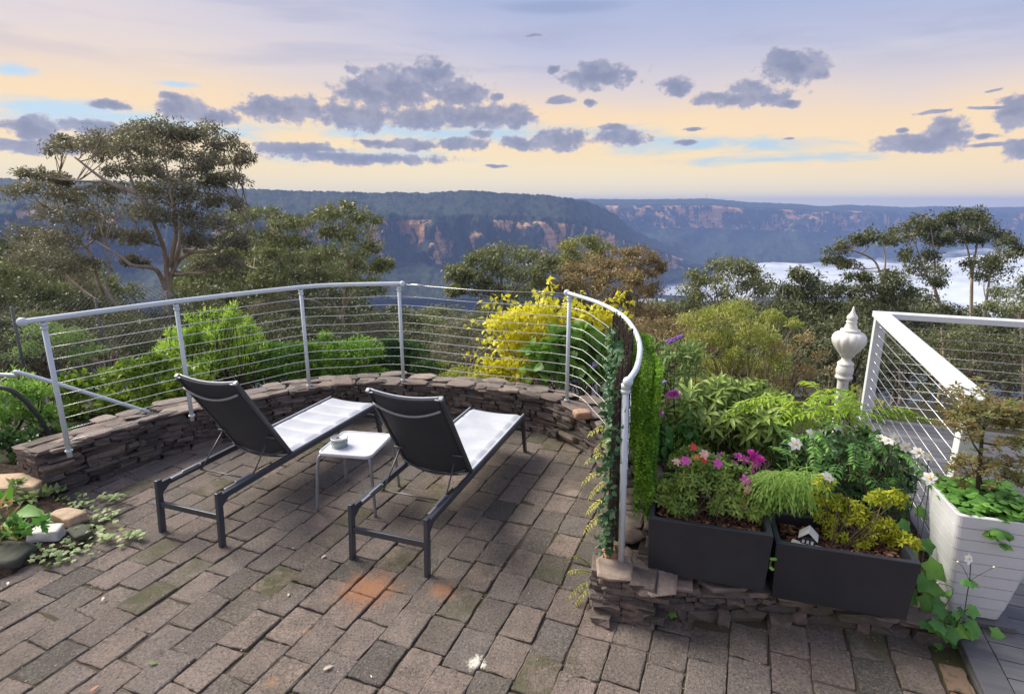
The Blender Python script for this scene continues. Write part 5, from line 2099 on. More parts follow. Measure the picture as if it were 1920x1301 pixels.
# shrub and clover in the white pot
pt = np.array([wpc[0], wpc[1], DZ + .03 + .60])
ms = empty("bronze_shrub", pt, "open branched bronze leafed shrub growing in the white planter", "shrub")
lf, mb = Leafage(), MB()
tr_ = [pt + np.array([.0, .05, 0]), at_y(1836, 880, 3.0), at_y(1842, 815, 3.02), at_y(1850, 780, 3.0)]
mb.tube(smooth_path(tr_, 6), list(np.linspace(.013, .007, 19)), 7)
tw = [(1838, 850, 1812, 800), (1840, 830, 1822, 765), (1842, 815, 1820, 740), (1845, 800, 1880, 772), (1848, 790, 1905, 790), (1842, 830, 1915, 830), (1840, 860, 1810, 868), (1838, 865, 1890, 868), (1836, 880, 1780, 905), (1838, 875, 1915, 900), (1850, 780, 1858, 762), (1836, 885, 1850, 925), (1826, 790, 1790, 775), (1880, 780, 1925, 770)]
for (u, v, u2, v2) in tw:
    a, b = at_y(u, v, 3.0), at_y(u2, v2, 3.0 + random.uniform(-.22, .22))
    pth = smooth_path([a, (a + b) / 2 + np.array([0, 0, -.015]), b], 5)
    mb.tube(pth, list(np.linspace(.006, .0025, len(pth))), 5, False)
    for k in range(34):
        q = b + rng.normal(size=3) * np.array([.060, .065, .022]) if k > 5 else a * .45 + b * .55 + rng.normal(size=3) * .03
        rosettes(lf, [q], [np.array([rng.normal() * .3, -.2, 1])], 9, .032, .013)
lf.build("foliage", G_BRONZE, ms)
mb.build("branches", plain("dark_branch", (.045, .03, .022), .8), ms)
ox_ = empty("clover_cover", pt, "clover like green leaves spilling over the rim of the white planter", "plant")
lf = Leafage()
n = 330
xy = rng.uniform(-.19, .19, (n, 2))
a1 = np.array([math.cos(R(16.5)), -math.sin(R(16.5))]); a2 = np.array([math.sin(R(16.5)), math.cos(R(16.5))])
P_ = np.stack([pt[0] + xy[:, 0] * a1[0] + xy[:, 1] * a2[0], pt[1] + xy[:, 0] * a1[1] + xy[:, 1] * a2[1], pt[2] + .05 + .09 * rng.random(n) - .2 * np.maximum(0, np.abs(xy).max(1) - .15)], 1)
for k in range(3):
    ph = rng.random(n) * 6.28 + k * 2.094
    D = np.stack([np.cos(ph), np.sin(ph), -.15 + 0 * ph], 1)
    lf.put(P_, D, np.array([0, -.3, 1]) + .35 * rdir(n), rng.uniform(.035, .055, n), rng.uniform(.04, .06, n), LOBE3)
P_ = np.array([at_y(1880, 1000, 2.78) + rng.normal(size=3) * np.array([.05, .02, .02]) for _ in range(8)])
for k in range(3):
    ph = rng.random(8) * 6.28 + k * 2.094
    lf.put(P_, np.stack([np.cos(ph), np.sin(ph) - .3, -.3 + 0 * ph], 1), np.array([0, -.6, 1]) + .3 * rdir(8), .055, .055, LOBE3)
lf.build("leaves", G_OXALIS, ox_)

# big leaves between the box and the pot, and the anemone at the patio corner
vl = empty("vine_leaves", bed(at_y(1720, 1120, 2.95)), "large dark toothed leaves squeezed between the planter box and the white pot", "plant")
lf, mb = Leafage(), MB()
for (u, v, y, L) in [(1715, 1040, 2.95, .13), (1740, 1060, 2.98, .15), (1700, 1065, 2.98, .12), (1725, 1085, 2.95, .14), (1710, 1110, 2.95, .14), (1745, 1100, 2.95, .12), (1700, 1020, 3.05, .10), (1735, 1020, 3.1, .10), (1730, 1125, 2.9, .12), (1750, 1130, 2.88, .10), (1700, 985, 3.15, .09), (1720, 960, 3.25, .09)]:
    p = at_y(u, v - 10, y)
    lf.put([p], [[random.uniform(-.5, .6), -.5, -.7]], [[random.uniform(-.3, .3), -.8, .5]], L, L * .95, LOBE)
    mb.tube(smooth_path([at_y(1725, 1135, 3.0), (p + at_y(1725, 1100, 3.02)) / 2, p], 3), .003, 4, False)
lf.build("leaves", G_ANEM, vl)
mb.build("stems", M_TWIG, vl)
fa_ = empty("japanese_anemone", bed(at_y(1785, 1200, 2.72)), "white anemone on a tall thin stalk with lobed leaves at the patio corner", "flower")
lf, mb = Leafage(), MB()
b = at_y(1785, 1185, 2.74)
for _ in range(34):
    u, v = random.gauss(1782, 26), random.gauss(1165, 20)
    p = at_y(u, v, 2.70 + random.uniform(-.05, .06))
    L = random.uniform(.05, .085)
    lf.put([p], [[(u - 1782) / 40 + random.gauss(0, .3), -.5, -.45]], [[random.gauss(0, .3), -.6, .8]], L, L * 1.05, LOBE)
    mb.tube(smooth_path([b, (b + p) / 2 + np.array([0, 0, .02]), p], 3), .002, 4, False)
st = smooth_path([at_y(1808, 1150, 2.72), at_y(1814, 1110, 2.72), at_y(1818, 1088, 2.70), at_y(1820, 1052, 2.68)], 5)
mb.tube(st, .0026, 5, False)
for (u, v) in ((1864, 1063), (1796, 1053), (1758, 1092)):
    mb.tube(smooth_path([st[10] if u > 1770 else at_y(1770, 1140, 2.72), at_y((u + 1817) / 2, v + 12, 2.69), at_y(u, v, 2.68)], 4), .0018, 4, False)
    mb2 = MB()
    mb2.sphere(at_y(u, v, 2.68), .0065, 8, 6)
    mb2.build("bud", plain("pale_bud", (.62, .64, .46), .6), fa_, True)
for k in range(7):
    p = st[10]
    lf.put([p], [[math.cos(k * .9) * 1, math.sin(k * .9) * .6 - .2, -.35]], [[0, -.4, 1]], .055, .05, LOBE3)
lf.put([at_y(1774, 1112, 2.72)] * 4, rdir(4), [[0, -.5, 1]] * 4, .04, .035, LOBE3)
lf.build("leaves", G_ANEM, fa_)
mb.build("stems", plain("anemone_stalk", (.05, .06, .035), .6), fa_)
flower(fa_, at_y(1816, 1047, 2.67), .030, 'white', 1, 6, (0, -.75, .6), True, broad=.75)


def weed(name, label, uv, z, n, L, mat, tmpl=LOBE, spread=12, cat="weed"):
    b = at_z(*uv, z)
    r = empty(name, b, label, cat)
    lf, mb = Leafage(), MB()
    for _ in range(n):
        p = b + np.array([random.gauss(0, spread / 480), random.gauss(0, spread / 480), random.uniform(.02, .075)])
        d = p - b
        l_ = L * random.uniform(.7, 1.15)
        lf.put([p], [[d[0] * 12 + random.gauss(0, .3), d[1] * 12 - .3, .05]], [[random.gauss(0, .2), -.4, 1]], l_, l_ * .95, tmpl)
        mb.tube([b, (b + p) / 2 + np.array([0, 0, .01]), p], .0014, 4, False)
    lf.build("leaves", mat, r)
    mb.build("stems", plain("weed_stem", (.12, .17, .05), .6), r)
    return r


weed("weed", "small lobed weed growing at the foot of the stone ledge under the left planter", (1237, 1146), 0, 9, .058, G_ANEM, LOBE, 16)
weed("weed", "tiny weed left of the larger one at the foot of the ledge", (1186, 1153), 0, 5, .03, G_ANEM, LOBE, 8)
weed("weed", "tiny two leafed seedling on the ledge under the left planter", (1324, 1140), .04, 3, .022, G_CREEP, FOLD, 5)
weed("weed", "sprig of leaves rooted in the crack between the two black planters", (1443, 1062), .45, 4, .04, G_OXALIS, LOBE3, 6)
r = empty("fern", at_z(1118, 1085, .06), "yellow green fern sprig growing out of the end of the stone wall", "fern")
lf, mb = Leafage(), MB()
for (u, v, dx, dz) in ((1112, 1075, -1, .8), (1110, 1090, -1, -.1), (1108, 1062, -.7, 1.2), (1110, 1100, -.9, -.5)):
    frond(lf, mb, at_z(u, v, .12), (dx, -.2, dz), .16, .9, 8, .034, .013)
lf.build("fronds", G_GOLDAZ, r)
mb.build("stems", M_PALETWIG, r)
r = empty("fern", (.66, 3.55, .35), "yellow fern fronds poking out low on the inside of the ivy screen", "fern")
lf, mb = Leafage(), MB()
for (u, v, y, dz) in ((1140, 880, 3.75, .2), (1145, 850, 3.8, .4), (1140, 935, 3.45, .1), (1140, 900, 3.6, -.2), (1146, 800, 3.9, .4), (1140, 960, 3.4, -.1), (1150, 820, 3.85, 0)):
    frond(lf, mb, at_y(u, v, y), (-1, -.3, dz), random.uniform(.14, .22), 1.1, 9, .045, .014)
lf.build("fronds", leafmat("leaf_fern_yellow", [(.34, .40, .05), (.52, .52, .09), (.62, .60, .16)], .5, .4), r)
mb.build("stems", M_PALETWIG, r)

# ---------------------------------------------------------------- rockery at the left corner
ho = empty("hosta", at_z(20, 985, .08), "broad leafed hosta clump with ribbed leaves at the left corner", "plant")
lf, mb = Leafage(), MB()
b = at_z(20, 985, .05)
for (u, v, L, dx, dz) in [(40, 948, .24, .8, .3), (10, 930, .26, -.2, .9), (60, 950, .18, .9, .1), (0, 960, .22, -.7, .4), (25, 925, .2, .2, 1), (-20, 950, .24, -.8, .5), (15, 965, .16, .3, -.2), (-10, 985, .2, -.4, -.1), (40, 975, .15, .7, -.2)]:
    p = at_z(u - 8 * dx, v + 10, .16)
    lf.put([p], [[dx, -.35, dz * .6]], [[.0, -.5, 1]], L, L * .52, LANCE)
    mb.tube([b, (b + p) / 2 + np.array([0, 0, .03]), p], .004, 5, False)
lf.build("leaves", G_OXALIS, ho)
mb.build("stalks", plain("hosta_stalk", (.12, .20, .06), .5), ho)
rp = np.array([-3.72, 3.55, .14])
c = [(rp + np.array([-.15, .35, .06]), (.2, .15, .1)), (rp + np.array([-.25, -.2, .0]), (.3, .3, .14))]
shrub("dead_fronds", "brown dying foliage slumped at the left edge of the rockery", "plant", px([(12, 1000, 24, 22), (10, 960, 16, 18)], 3.75), at_z(5, 1020, .05), .09, .03, .5, FOLD, G_DRY, stems=False)
M_ROCKW = plain("white_rock", (.62, .60, .55), .7, var=.2, scale=20, bump=.4)
M_SAND = plain("sandstone", (.46, .33, .22), .8, var=.35, scale=14, bump=.6)
M_MOSSR = plain("mossy_rock", (.07, .075, .055), .9, var=.4, scale=18, bump=.8)
for (nm, lab, u, v, z, sz, mt_, ang) in [("rock", "smooth white rock half hidden by ivy in the left rockery", 88, 1003, .06, (.20, .14, .12), M_ROCKW, -15), ("rock", "jagged tan sandstone rock beside the wall end", 130, 972, .05, (.24, .15, .11), M_SAND, 20),
                                         ("rock", "dark mossy boulder at the left edge of the paving", 14, 1050, .0, (.34, .24, .16), M_MOSSR, 10), ("rock", "dark low rock between the sandstone rock and the paving", 150, 1000, .02, (.20, .12, .07), M_MOSSR, 35)]:
    p = at_z(u, v, z)
    mb = MB()
    rock(mb, p, sz, (math.cos(R(ang)), -math.sin(R(ang))), (math.sin(R(ang)), math.cos(R(ang))), .085, 5)
    ro = mb.build(nm, mt_, None, True, org=(p[0], p[1], 0))
    sub = ro.modifiers.new('sub', 'SUBSURF')
    sub.levels = sub.render_levels = 1
    tag(ro, lab, "rock")
p = at_z(22, 905, .16)
mb = MB().box((p[0] - .10, p[1] + .0, .05), (.70, .30, .26), -8)
st_ = mb.build("stone_step", M_SAND, None, bevel=.02, org=(p[0] - .10, p[1], -.08))
tag(st_, "pale sandstone step beside the left end of the wall", "step")

lc = px([(20, 1020, 26, 16), (50, 1035, 24, 12), (5, 1060, 22, 14), (35, 990, 22, 14), (70, 985, 18, 10), (-15, 1000, 20, 18)], 3.62, jit=.08)
shrub("ground_cover", "dense mid green leaves heaped over the dark boulder at the left edge", "plant", lc, at_z(20, 1045, .02), .07, .045, .8, LOBE, G_ANEM, stems=False)
lc = px([(60, 935, 24, 14), (95, 925, 20, 12), (30, 915, 22, 12), (110, 945, 14, 8)], 4.3, jit=.08)
shrub("ground_cover", "fresh light green leaves in front of the sandstone step", "plant", lc, at_z(60, 950, .02), .06, .036, .8, FOLD, G_CREEP, stems=False)

gi = empty("ground_ivy", at_z(150, 1000, 0), "trailing variegated ivy creeping over the rocks and onto the paving", "ivy")
lf, mb = Leafage(), MB()
sp = [(70, 1040, 90, 1060), (110, 1020, 40, 30), (150, 990, 60, 25), (190, 965, 60, 22), (110, 985, 40, 25), (200, 1003, 40, 10), (60, 1015, 30, 25), (90, 950, 30, 20)]
for (u, v, su, sv) in [(100, 1040, 40, 16), (130, 1020, 40, 16), (160, 990, 36, 14), (190, 965, 28, 12), (95, 975, 30, 18), (200, 1005, 22, 7), (60, 1030, 30, 20), (100, 940, 26, 14), (150, 940, 24, 10), (210, 930, 20, 6), (250, 1000, 16, 4)]:
    for _ in range(26):
        p = at_z(random.gauss(u, su * .6), random.gauss(v, sv * .6), random.uniform(.02, .06))
        lf.put([p], [[random.gauss(0, 1), random.gauss(-.4, .8), random.uniform(-.1, .25)]], [[random.gauss(0, .3), -.3, 1]], random.uniform(.028, .055), random.uniform(.03, .05), LOBE)
for k in range(9):
    a, b = at_z(60 + 12 * k, 1045 - 8 * k, .02), at_z(130 + 16 * k, 1030 - 12 * k, .015)
    mb.tube(smooth_path([a, (a + b) / 2 + np.array([0, 0, .02]), b], 4), .003, 4, False)
lf.build("leaves", G_CREEP, gi)
mb.build("runners", M_TWIG, gi)

# fallen leaves on the paving
fl = [(278, 1243, (.10, .22, .03), .05, "green fallen leaf lying on the paving near the bottom left"), (168, 1296, (.45, .20, .12), .05, "reddish curled leaf at the bottom edge of the paving"), (605, 1256, (.50, .42, .34), .06, "pale strip of bark on the paving below the loungers"),
      (612, 1040, (.55, .47, .38), .045, "pale curled leaf by the foot of the nearer lounger"), (551, 1028, (.62, .55, .46), .025, "small pale leaf between the two loungers"), (540, 1118, (.5, .46, .36), .04, "thin dry stick left of the rust stain"), (697, 1270, (.7, .66, .6), .022, "white pebble near the bottom of the paving"), (195, 1118, (.62, .58, .45), .04, "pale straw coloured leaf at left of the paving"), (15, 1090, (.6, .58, .52), .04, "pale leaf by the mossy boulder")]
for (u, v, cl, L, lab) in fl:
    p = at_z(u, v, .012)
    lf = Leafage()
    a = random.uniform(0, 6.28)
    lf.put([p], [[math.cos(a), math.sin(a), .08]], [[.15, .1, 1]], L, L * .42, LANCE)
    tag(lf.build("fallen_leaf" if "pebble" not in lab else "pebble", plain("litter", cl, .7, var=.2, scale=60), None, org=(p[0], p[1], .004)), lab, "leaf" if "pebble" not in lab else "pebble")
lf = Leafage()
n = 900
q = []
while len(q) < n:
    p = (rng.uniform(-4, 2.4), rng.uniform(2.2, 6.2))
    if inside(p, PATIO):
        q.append((*p, .004 + rng.random() * .004))
a = rng.random(n) * 6.28
lf.put(np.array(q), np.stack([np.cos(a), np.sin(a), .05 + 0 * a], 1), np.repeat([[0, 0, 1.0]], n, 0) + .2 * rdir(n), rng.uniform(.004, .014, n), rng.uniform(.003, .007, n), DIA)
tag(lf.build("leaf_litter", leafmat("litter_bits", [(.12, .08, .05), (.40, .32, .24), (.62, .56, .46)], .8, .1)), "tiny crumbs of bark and leaf scattered over the pavers", "litter", kind="stuff")

# greenery beyond the deck
c = px([(1700, 800, 30, 14), (1740, 812, 34, 16), (1780, 820, 30, 16), (1720, 830, 26, 12)], 6.9)
shrub("low_shrub", "bright green fernlike shrub behind the cables of the deck railing", "shrub", c, gz(at_y(1740, 860, 6.9)), .07, .022, .7, FOLD, G_BRIGHT)
c = px([(1850, 790, 36, 30), (1900, 780, 36, 34), (1880, 820, 34, 22), (1930, 815, 34, 26), (1830, 815, 24, 18)], 7.0)
sh_ = shrub("leafy_shrub", "green shrub with a few red flowers beyond the far side of the deck", "shrub", c, gz(at_y(1880, 870, 7.0)), .08, .024, .7, FOLD, G_MID)
for u, v in ((1838, 838), (1852, 842), (1770, 838)):
    flower(sh_, at_y(u, v, 6.5), .05, 'red', 2, 6)

# ================================================================== trees down the slope
def bark(name, c1, c2, c3):
    m, nt = new_mat(name)
    co = objco(nt)
    n1 = nt.noise(nt.scale(co, (1, 1, .25)), 1.6, 4, .6)
    n2 = nt.noise(nt.scale(co, (1, 1, .2)), 7, 4, .7)
    c = nt.ramp(n1, [(.3, c1), (.5, c2), (.72, c3)])
    c = nt.mix(nt.math('MULTIPLY', nt.step(n2, .5, .7), .5), c, c1)
    finish(nt, c, .75, 0, nt.bump(n2, .5, .03), .2)
    return m


B_PALE = bark("bark_pale", (.22, .165, .125), (.46, .37, .29), (.60, .52, .43))
B_GREY = bark("bark_grey", (.14, .12, .10), (.32, .28, .24), (.50, .46, .42))
B_DARK = bark("bark_dark", (.035, .028, .022), (.07, .055, .045), (.13, .11, .09))
T_BIG = leafmat("gum_leaf", [(.048, .046, .034), (.070, .067, .047), (.102, .097, .068)], .5, .25, .35, gain=3.4)
T_MID = leafmat("gum_leaf_mid", [(.040, .047, .024), (.066, .074, .035), (.105, .11, .055)], .5, .25, .30, gain=3.4)
T_SUN = leafmat("gum_leaf_olive", [(.048, .058, .020), (.085, .09, .030), (.14, .135, .05)], .5, .25, .30, gain=3.4)
T_RED = leafmat("gum_leaf_russet", [(.055, .045, .024), (.09, .07, .035), (.14, .105, .05)], .5, .25, .30, gain=3.4)
T_DARK = leafmat("gum_leaf_dark", [(.024, .029, .016), (.042, .048, .024), (.068, .074, .038)], .5, .2, .30, gain=3.4)


def bez(a, b, c, n):
    t = np.linspace(0, 1, n)[:, None]
    return (1 - t) ** 2 * a + 2 * t * (1 - t) * b + t ** 2 * c


def crown(lf, c, rad, n, L, W, sub=7, dens=.62):
    """one mass of foliage: bunches gathered toward its top, hanging leaves"""
    c = np.array(c)
    for j in range(sub):
        d = rdir(1)[0]
        d[2] = abs(d[2]) * 1.1 - .42
        q = c + d * rad * random.uniform(.45, .95)
        r = rad * random.uniform(.32, .55)
        r[2] *= random.uniform(.9, 1.35)
        m = int(n * dens) // sub
        dd = rdir(m)
        P = q + dd * r * (rng.random(m) ** .5)[:, None] * (1 + .24 * rng.normal(size=m))[:, None]
        D = rdir(m) * .8 + dd * .35 + np.array([0, 0, -.35])
        U = rdir(m) + np.array([0, 0, .6])
        l_ = L * rng.uniform(.6, 1.25, m)
        lf.put(P, D, U, l_, l_ * W / L, DIA)


def gum(name, label, Y, clumps, trunk, bark_m, leaf_m, n=900, L=.2, W=.07, depth=2.5, r0=.25, limbs=None, sub=7, group=None, cat="tree", twigs=6, rsc=1.0, dens=.62):
    """clumps in picture units at distance Y; trunk = [(u, v), ...] from low to fork"""
    T = [at_y(u, v, Y) for u, v in trunk]
    base = T[0].copy()
    g = float(ground_z(np.array([base[0]]), np.array([base[1]]))[0])
    if base[2] > g:
        T = [np.array([base[0], base[1], g - .3])] + T
        base = T[0].copy()
    r = empty(name, base, label, cat, group)
    lf, mb = Leafage(), MB()
    path = np.array(smooth_path(T, 6))
    mb.tube(path, list(np.linspace(r0, r0 * .62, len(path))), 10)
    tips = [path[-1]]
    nodes = [(p, r0 * .5) for p in path[len(path) // 2:]]
    for lb in (limbs or []):
        pts = [at_y(u, v, Y + dy) for (u, v, dy) in lb]
        pth = np.array(smooth_path(pts, 6))
        ra = np.linspace(r0 * .55, r0 * .14, len(pth))
        mb.tube(pth, list(ra), 8, False)
        nodes += [(p, q * .8) for p, q in zip(pth[3:], ra[3:])]
    NP = np.array([q[0] for q in nodes])
    NR = np.array([q[1] for q in nodes])
    for q in clumps:
        u, v, ru = q[:3]
        rv = q[3] if len(q) > 3 else ru * .5
        yy = Y + random.uniform(-depth, depth)
        c = at_y(u, v, yy)
        k = yy / F_PX * 1.02 * rsc
        rad = np.array([ru * k, ru * k * .9, rv * k * 1.5])
        crown(lf, c, rad, n, L, W, sub=sub, dens=dens)
        # a branch from the nearest lower wood to this mass
        dd = np.linalg.norm((NP - c) * np.array([1, 1, .8]), axis=1) + 3.0 * np.maximum(0, NP[:, 2] - c[2] + .3)
        i = int(np.argmin(dd))
        a, ra = NP[i], NR[i]
        e = c - np.array([0, 0, rad[2] * .25])
        mid = a * .5 + e * .5 + np.array([0, 0, -.12 * np.linalg.norm(e - a)]) + rng.normal(size=3) * .12 * np.linalg.norm(e - a) * .4
        pth = bez(a, mid, e, 9)
        rr_ = np.linspace(min(ra, r0 * .30), r0 * .06, 9)
        mb.tube(pth, list(rr_), 6, False)
        for _ in range(twigs):
            d = rdir(1)[0]
            d[2] = abs(d[2]) * .6
            s = pth[random.randint(3, 7)]
            t = c + d * rad * .85
            mb.tube(bez(s, (s + t) / 2 + np.array([0, 0, -.05]), t, 5), list(np.linspace(r0 * .085, r0 * .025, 5)), 4, False)
    mb.build("trunk", bark_m, r, True)
    lf.build("crown", leaf_m, r)
    return r


# the big spreading gum on the left
cl = [(150, 275, 48, 17), (118, 268, 28, 12), (205, 262, 42, 20), (262, 258, 40, 20), (300, 244, 42, 17), (262, 250, 30, 14), (345, 252, 36, 16), (385, 250, 44, 18), (425, 272, 38, 18), (458, 296, 24, 14), (300, 275, 42, 22), (255, 288, 46, 22), (345, 290, 44, 20), (205, 285, 30, 18),
      (400, 300, 36, 16), (370, 315, 32, 18), (285, 318, 34, 14), (330, 335, 34, 14), (430, 335, 34, 10), (235, 318, 34, 12), (400, 340, 30, 12),
      (75, 328, 40, 10), (110, 340, 30, 9), (60, 360, 44, 16), (120, 372, 50, 18), (180, 360, 50, 20), (245, 352, 46, 18), (300, 365, 46, 20), (360, 368, 46, 20), (420, 380, 42, 18), (90, 405, 60, 22), (160, 405, 56, 22), (225, 395, 50, 22),
      (285, 405, 44, 20), (345, 410, 46, 20), (405, 420, 44, 18), (50, 445, 60, 22), (120, 450, 50, 20), (195, 440, 44, 18), (260, 445, 36, 16), (370, 450, 40, 16), (430, 455, 36, 16), (60, 490, 44, 18), (150, 495, 40, 14), (425, 495, 40, 14), (250, 490, 24, 10), (380, 500, 26, 10)]
lm = [[(312, 545, 0), (292, 505, -.6), (250, 498, -1.4), (222, 478, -1.8), (178, 452, -2.0)],
      [(312, 545, 0), (333, 492, .4), (372, 468, .8), (430, 432, 1.4)],
      [(314, 535, 0), (308, 470, -.3), (288, 418, -.8), (256, 362, -1.2), (236, 305, -1.6)],
      [(322, 515, 0), (338, 455, .6), (342, 410, .8), (372, 352, 1.2), (384, 285, 1.5)],
      [(318, 500, 0), (330, 430, -.4), (322, 370, -.8), (310, 300, -.8)],
      [(305, 655, .5), (262, 622, .8), (215, 590, 1.0), (186, 530, 1.2), (166, 470, 1.4), (128, 435, 1.6), (105, 375, 1.8)],
      [(215, 590, 1.0), (150, 542, 1.3), (100, 500, 1.6), (32, 470, 1.8)],
      [(300, 640, .4), (255, 600, .2), (218, 572, .1), (200, 540, 0), (206, 500, 0)],
      [(345, 470, .6), (400, 470, .4), (455, 445, .2), (470, 410, 0)],
      [(256, 362, -1.2), (200, 340, -1.6), (140, 295, -1.8)], [(120, 372, 1.8), (90, 345, 1.8), (60, 335, 1.8)]]
gum("gum_tree", "tallest spreading gum tree on the left, its crown against the sky", 27, cl, [(306, 690), (310, 610), (313, 545)], B_PALE, T_BIG, 1250, .19, .062, 2.4, .22, lm, 11, twigs=8, dens=.68)

# the second gum behind the middle of the left railing
cl = [(640, 395, 44, 16), (610, 405, 30, 12), (680, 408, 36, 14), (620, 440, 40, 16), (665, 440, 44, 18), (700, 462, 36, 14), (640, 475, 46, 18), (600, 485, 36, 14), (690, 500, 40, 16), (720, 495, 26, 14), (560, 455, 36, 14), (530, 425, 40, 14), (500, 400, 40, 12), (560, 415, 36, 12), (480, 440, 44, 16), (530, 480, 44, 16),
      (575, 520, 40, 16), (640, 525, 44, 16), (690, 535, 36, 14), (500, 520, 44, 16), (450, 480, 40, 16), (455, 405, 36, 14)]
lm = [[(640, 590, 0), (655, 560, 0), (690, 520, .6), (715, 490, 1)], [(640, 590, 0), (610, 550, .2), (580, 500, .6), (540, 450, 1)], [(636, 600, 0), (600, 570, 0), (570, 560, -.6), (520, 540, -1.2), (480, 480, -1.6)], [(645, 570, 0), (655, 500, -.4), (640, 450, -.4), (645, 400, -.6)], [(655, 500, -.4), (690, 460, -.8), (690, 420, -1)]]
gum("gum_tree", "second gum tree, bushier and lower, right of the tallest gum", 33, cl, [(640, 690), (642, 640), (641, 590)], B_PALE, T_MID, 1100, .24, .085, 2.8, .20, lm, 8)

cl = [(860, 512, 32, 14), (900, 490, 40, 16), (945, 472, 44, 16), (990, 478, 40, 16), (1025, 495, 30, 16), (880, 520, 36, 14), (930, 505, 46, 18), (985, 510, 44, 18), (905, 540, 44, 18), (960, 545, 46, 18), (1015, 530, 32, 16), (860, 545, 26, 12), (930, 580, 44, 18), (985, 585, 40, 16)]
gum("gum_tree", "smooth domed green tree right of the middle railing post", 44, cl, [(945, 720), (945, 640), (945, 560)], B_GREY, T_MID, 1400, .30, .11, 2.4, .28, None, 11, twigs=7)
cl = [(1095, 452, 34, 10), (1060, 465, 30, 12), (1130, 462, 32, 10), (1085, 480, 40, 13), (1050, 490, 26, 12), (1120, 485, 34, 12), (1075, 505, 40, 14)]
gum("gum_tree", "pale open crowned tree behind the domed trees at centre", 56, cl, [(1090, 720), (1090, 620), (1092, 520)], B_GREY, T_SUN, 1000, .34, .12, 2.4, .30, None, 8)
cl = [(1075, 512, 44, 16), (1120, 500, 44, 16), (1050, 540, 34, 18), (1100, 535, 50, 20), (1150, 520, 38, 16), (1065, 575, 44, 20), (1120, 570, 48, 20), (1160, 560, 30, 18), (1090, 610, 50, 20), (1150, 600, 40, 18), (1180, 520, 30, 12)]
gum("gum_tree", "russet domed tree behind the golden bush", 42, cl, [(1105, 720), (1105, 660), (1108, 590)], B_PALE, T_RED, 1300, .29, .105, 2.4, .26, None, 9, twigs=8, dens=.9)
cl = [(1165, 475, 30, 9), (1200, 472, 30, 9), (1222, 490, 22, 10), (1185, 495, 34, 10), (1232, 505, 18, 10), (1150, 495, 24, 10), (1205, 512, 28, 9), (1190, 540, 36, 12), (1225, 545, 26, 14), (1200, 580, 40, 16), (1240, 590, 30, 18)]
gum("gum_tree", "russet flat topped tree with pale forked limbs right of the domed trees", 50, cl, [(1195, 720), (1195, 640), (1193, 560)], B_PALE, T_RED, 900, .32, .11, 2.4, .28, None, 8, twigs=8)
cl = [(1300, 520, 30, 13), (1340, 500, 36, 14), (1375, 496, 32, 12), (1320, 535, 40, 16), (1365, 520, 40, 16), (1405, 512, 28, 12), (1290, 550, 30, 14), (1345, 555, 44, 18), (1400, 545, 40, 18), (1430, 525, 22, 14), (1440, 550, 24, 14), (1380, 580, 44, 18), (1310, 580, 40, 16)]
gum("gum_tree", "grey green tree with thin white limbs left of the white lamp post", 45, cl, [(1360, 740), (1358, 660), (1356, 590)], B_PALE, T_MID, 1000, .30, .10, 2.4, .24, None, 8, twigs=6)
cl = [(1345, 590, 44, 18), (1390, 580, 44, 16), (1430, 600, 36, 18), (1370, 615, 50, 20), (1320, 615, 36, 18), (1420, 640, 44, 20), (1340, 650, 44, 18), (1290, 600, 30, 20), (1285, 640, 36, 20)]
gum("bushy_tree", "sunlit olive bushy tree below the grey green one at right of centre", 24, cl, [(1370, 760), (1370, 700), (1370, 640)], B_DARK, T_SUN, 1100, .18, .065, 2.0, .16, None, 9, twigs=2)

# the group of tall thin gums on the right
cl = [(1575, 470, 30, 12), (1605, 452, 34, 13), (1640, 445, 32, 12), (1560, 490, 22, 10), (1590, 495, 24, 9), (1665, 450, 24, 10)]
gum("thin_gum", "leaning thin gum, leftmost of the tall open gums at right", 38, cl, [(1640, 680), (1648, 600), (1655, 530)], B_PALE, T_DARK, 1100, .22, .08, 1.6, .15, [[(1655, 530, 0), (1640, 490, 0), (1600, 470, 0), (1572, 470, .2)], [(1655, 530, 0), (1660, 490, 0), (1655, 455, 0)]], 8, twigs=8)
cl = [(1705, 425, 36, 14), (1735, 415, 30, 14), (1690, 445, 30, 14), (1725, 445, 36, 14), (1755, 430, 28, 14), (1770, 450, 26, 12), (1700, 480, 24, 14), (1740, 480, 28, 16), (1720, 510, 30, 16), (1755, 505, 26, 14), (1760, 530, 24, 12)]
gum("thin_gum", "thin pale trunked gum second from the left among the tall open gums", 40, cl, [(1770, 690), (1765, 590), (1752, 540)], B_PALE, T_DARK, 1000, .23, .08, 1.8, .17, [[(1752, 540, 0), (1730, 500, 0), (1712, 440, 0)], [(1752, 540, 0), (1752, 480, 0), (1745, 425, 0)]], 8, twigs=8)
cl = [(1800, 405, 30, 12), (1825, 402, 28, 12), (1780, 415, 22, 12), (1812, 425, 36, 14), (1840, 425, 24, 14), (1795, 440, 26, 12), (1830, 450, 22, 10)]
gum("thin_gum", "tallest of the open gums at right with a bare forked stem", 42, cl, [(1815, 720), (1820, 620), (1822, 520)], B_PALE, T_DARK, 1200, .24, .085, 1.8, .17, [[(1822, 520, 0), (1815, 470, 0), (1800, 420, 0)], [(1822, 520, 0), (1830, 470, 0), (1838, 420, 0)]], 11, twigs=7)
cl = [(1865, 440, 28, 10), (1890, 455, 24, 12), (1850, 490, 36, 14), (1885, 480, 28, 14), (1830, 495, 30, 13), (1875, 505, 34, 14), (1905, 470, 14, 10), (1845, 520, 30, 12)]
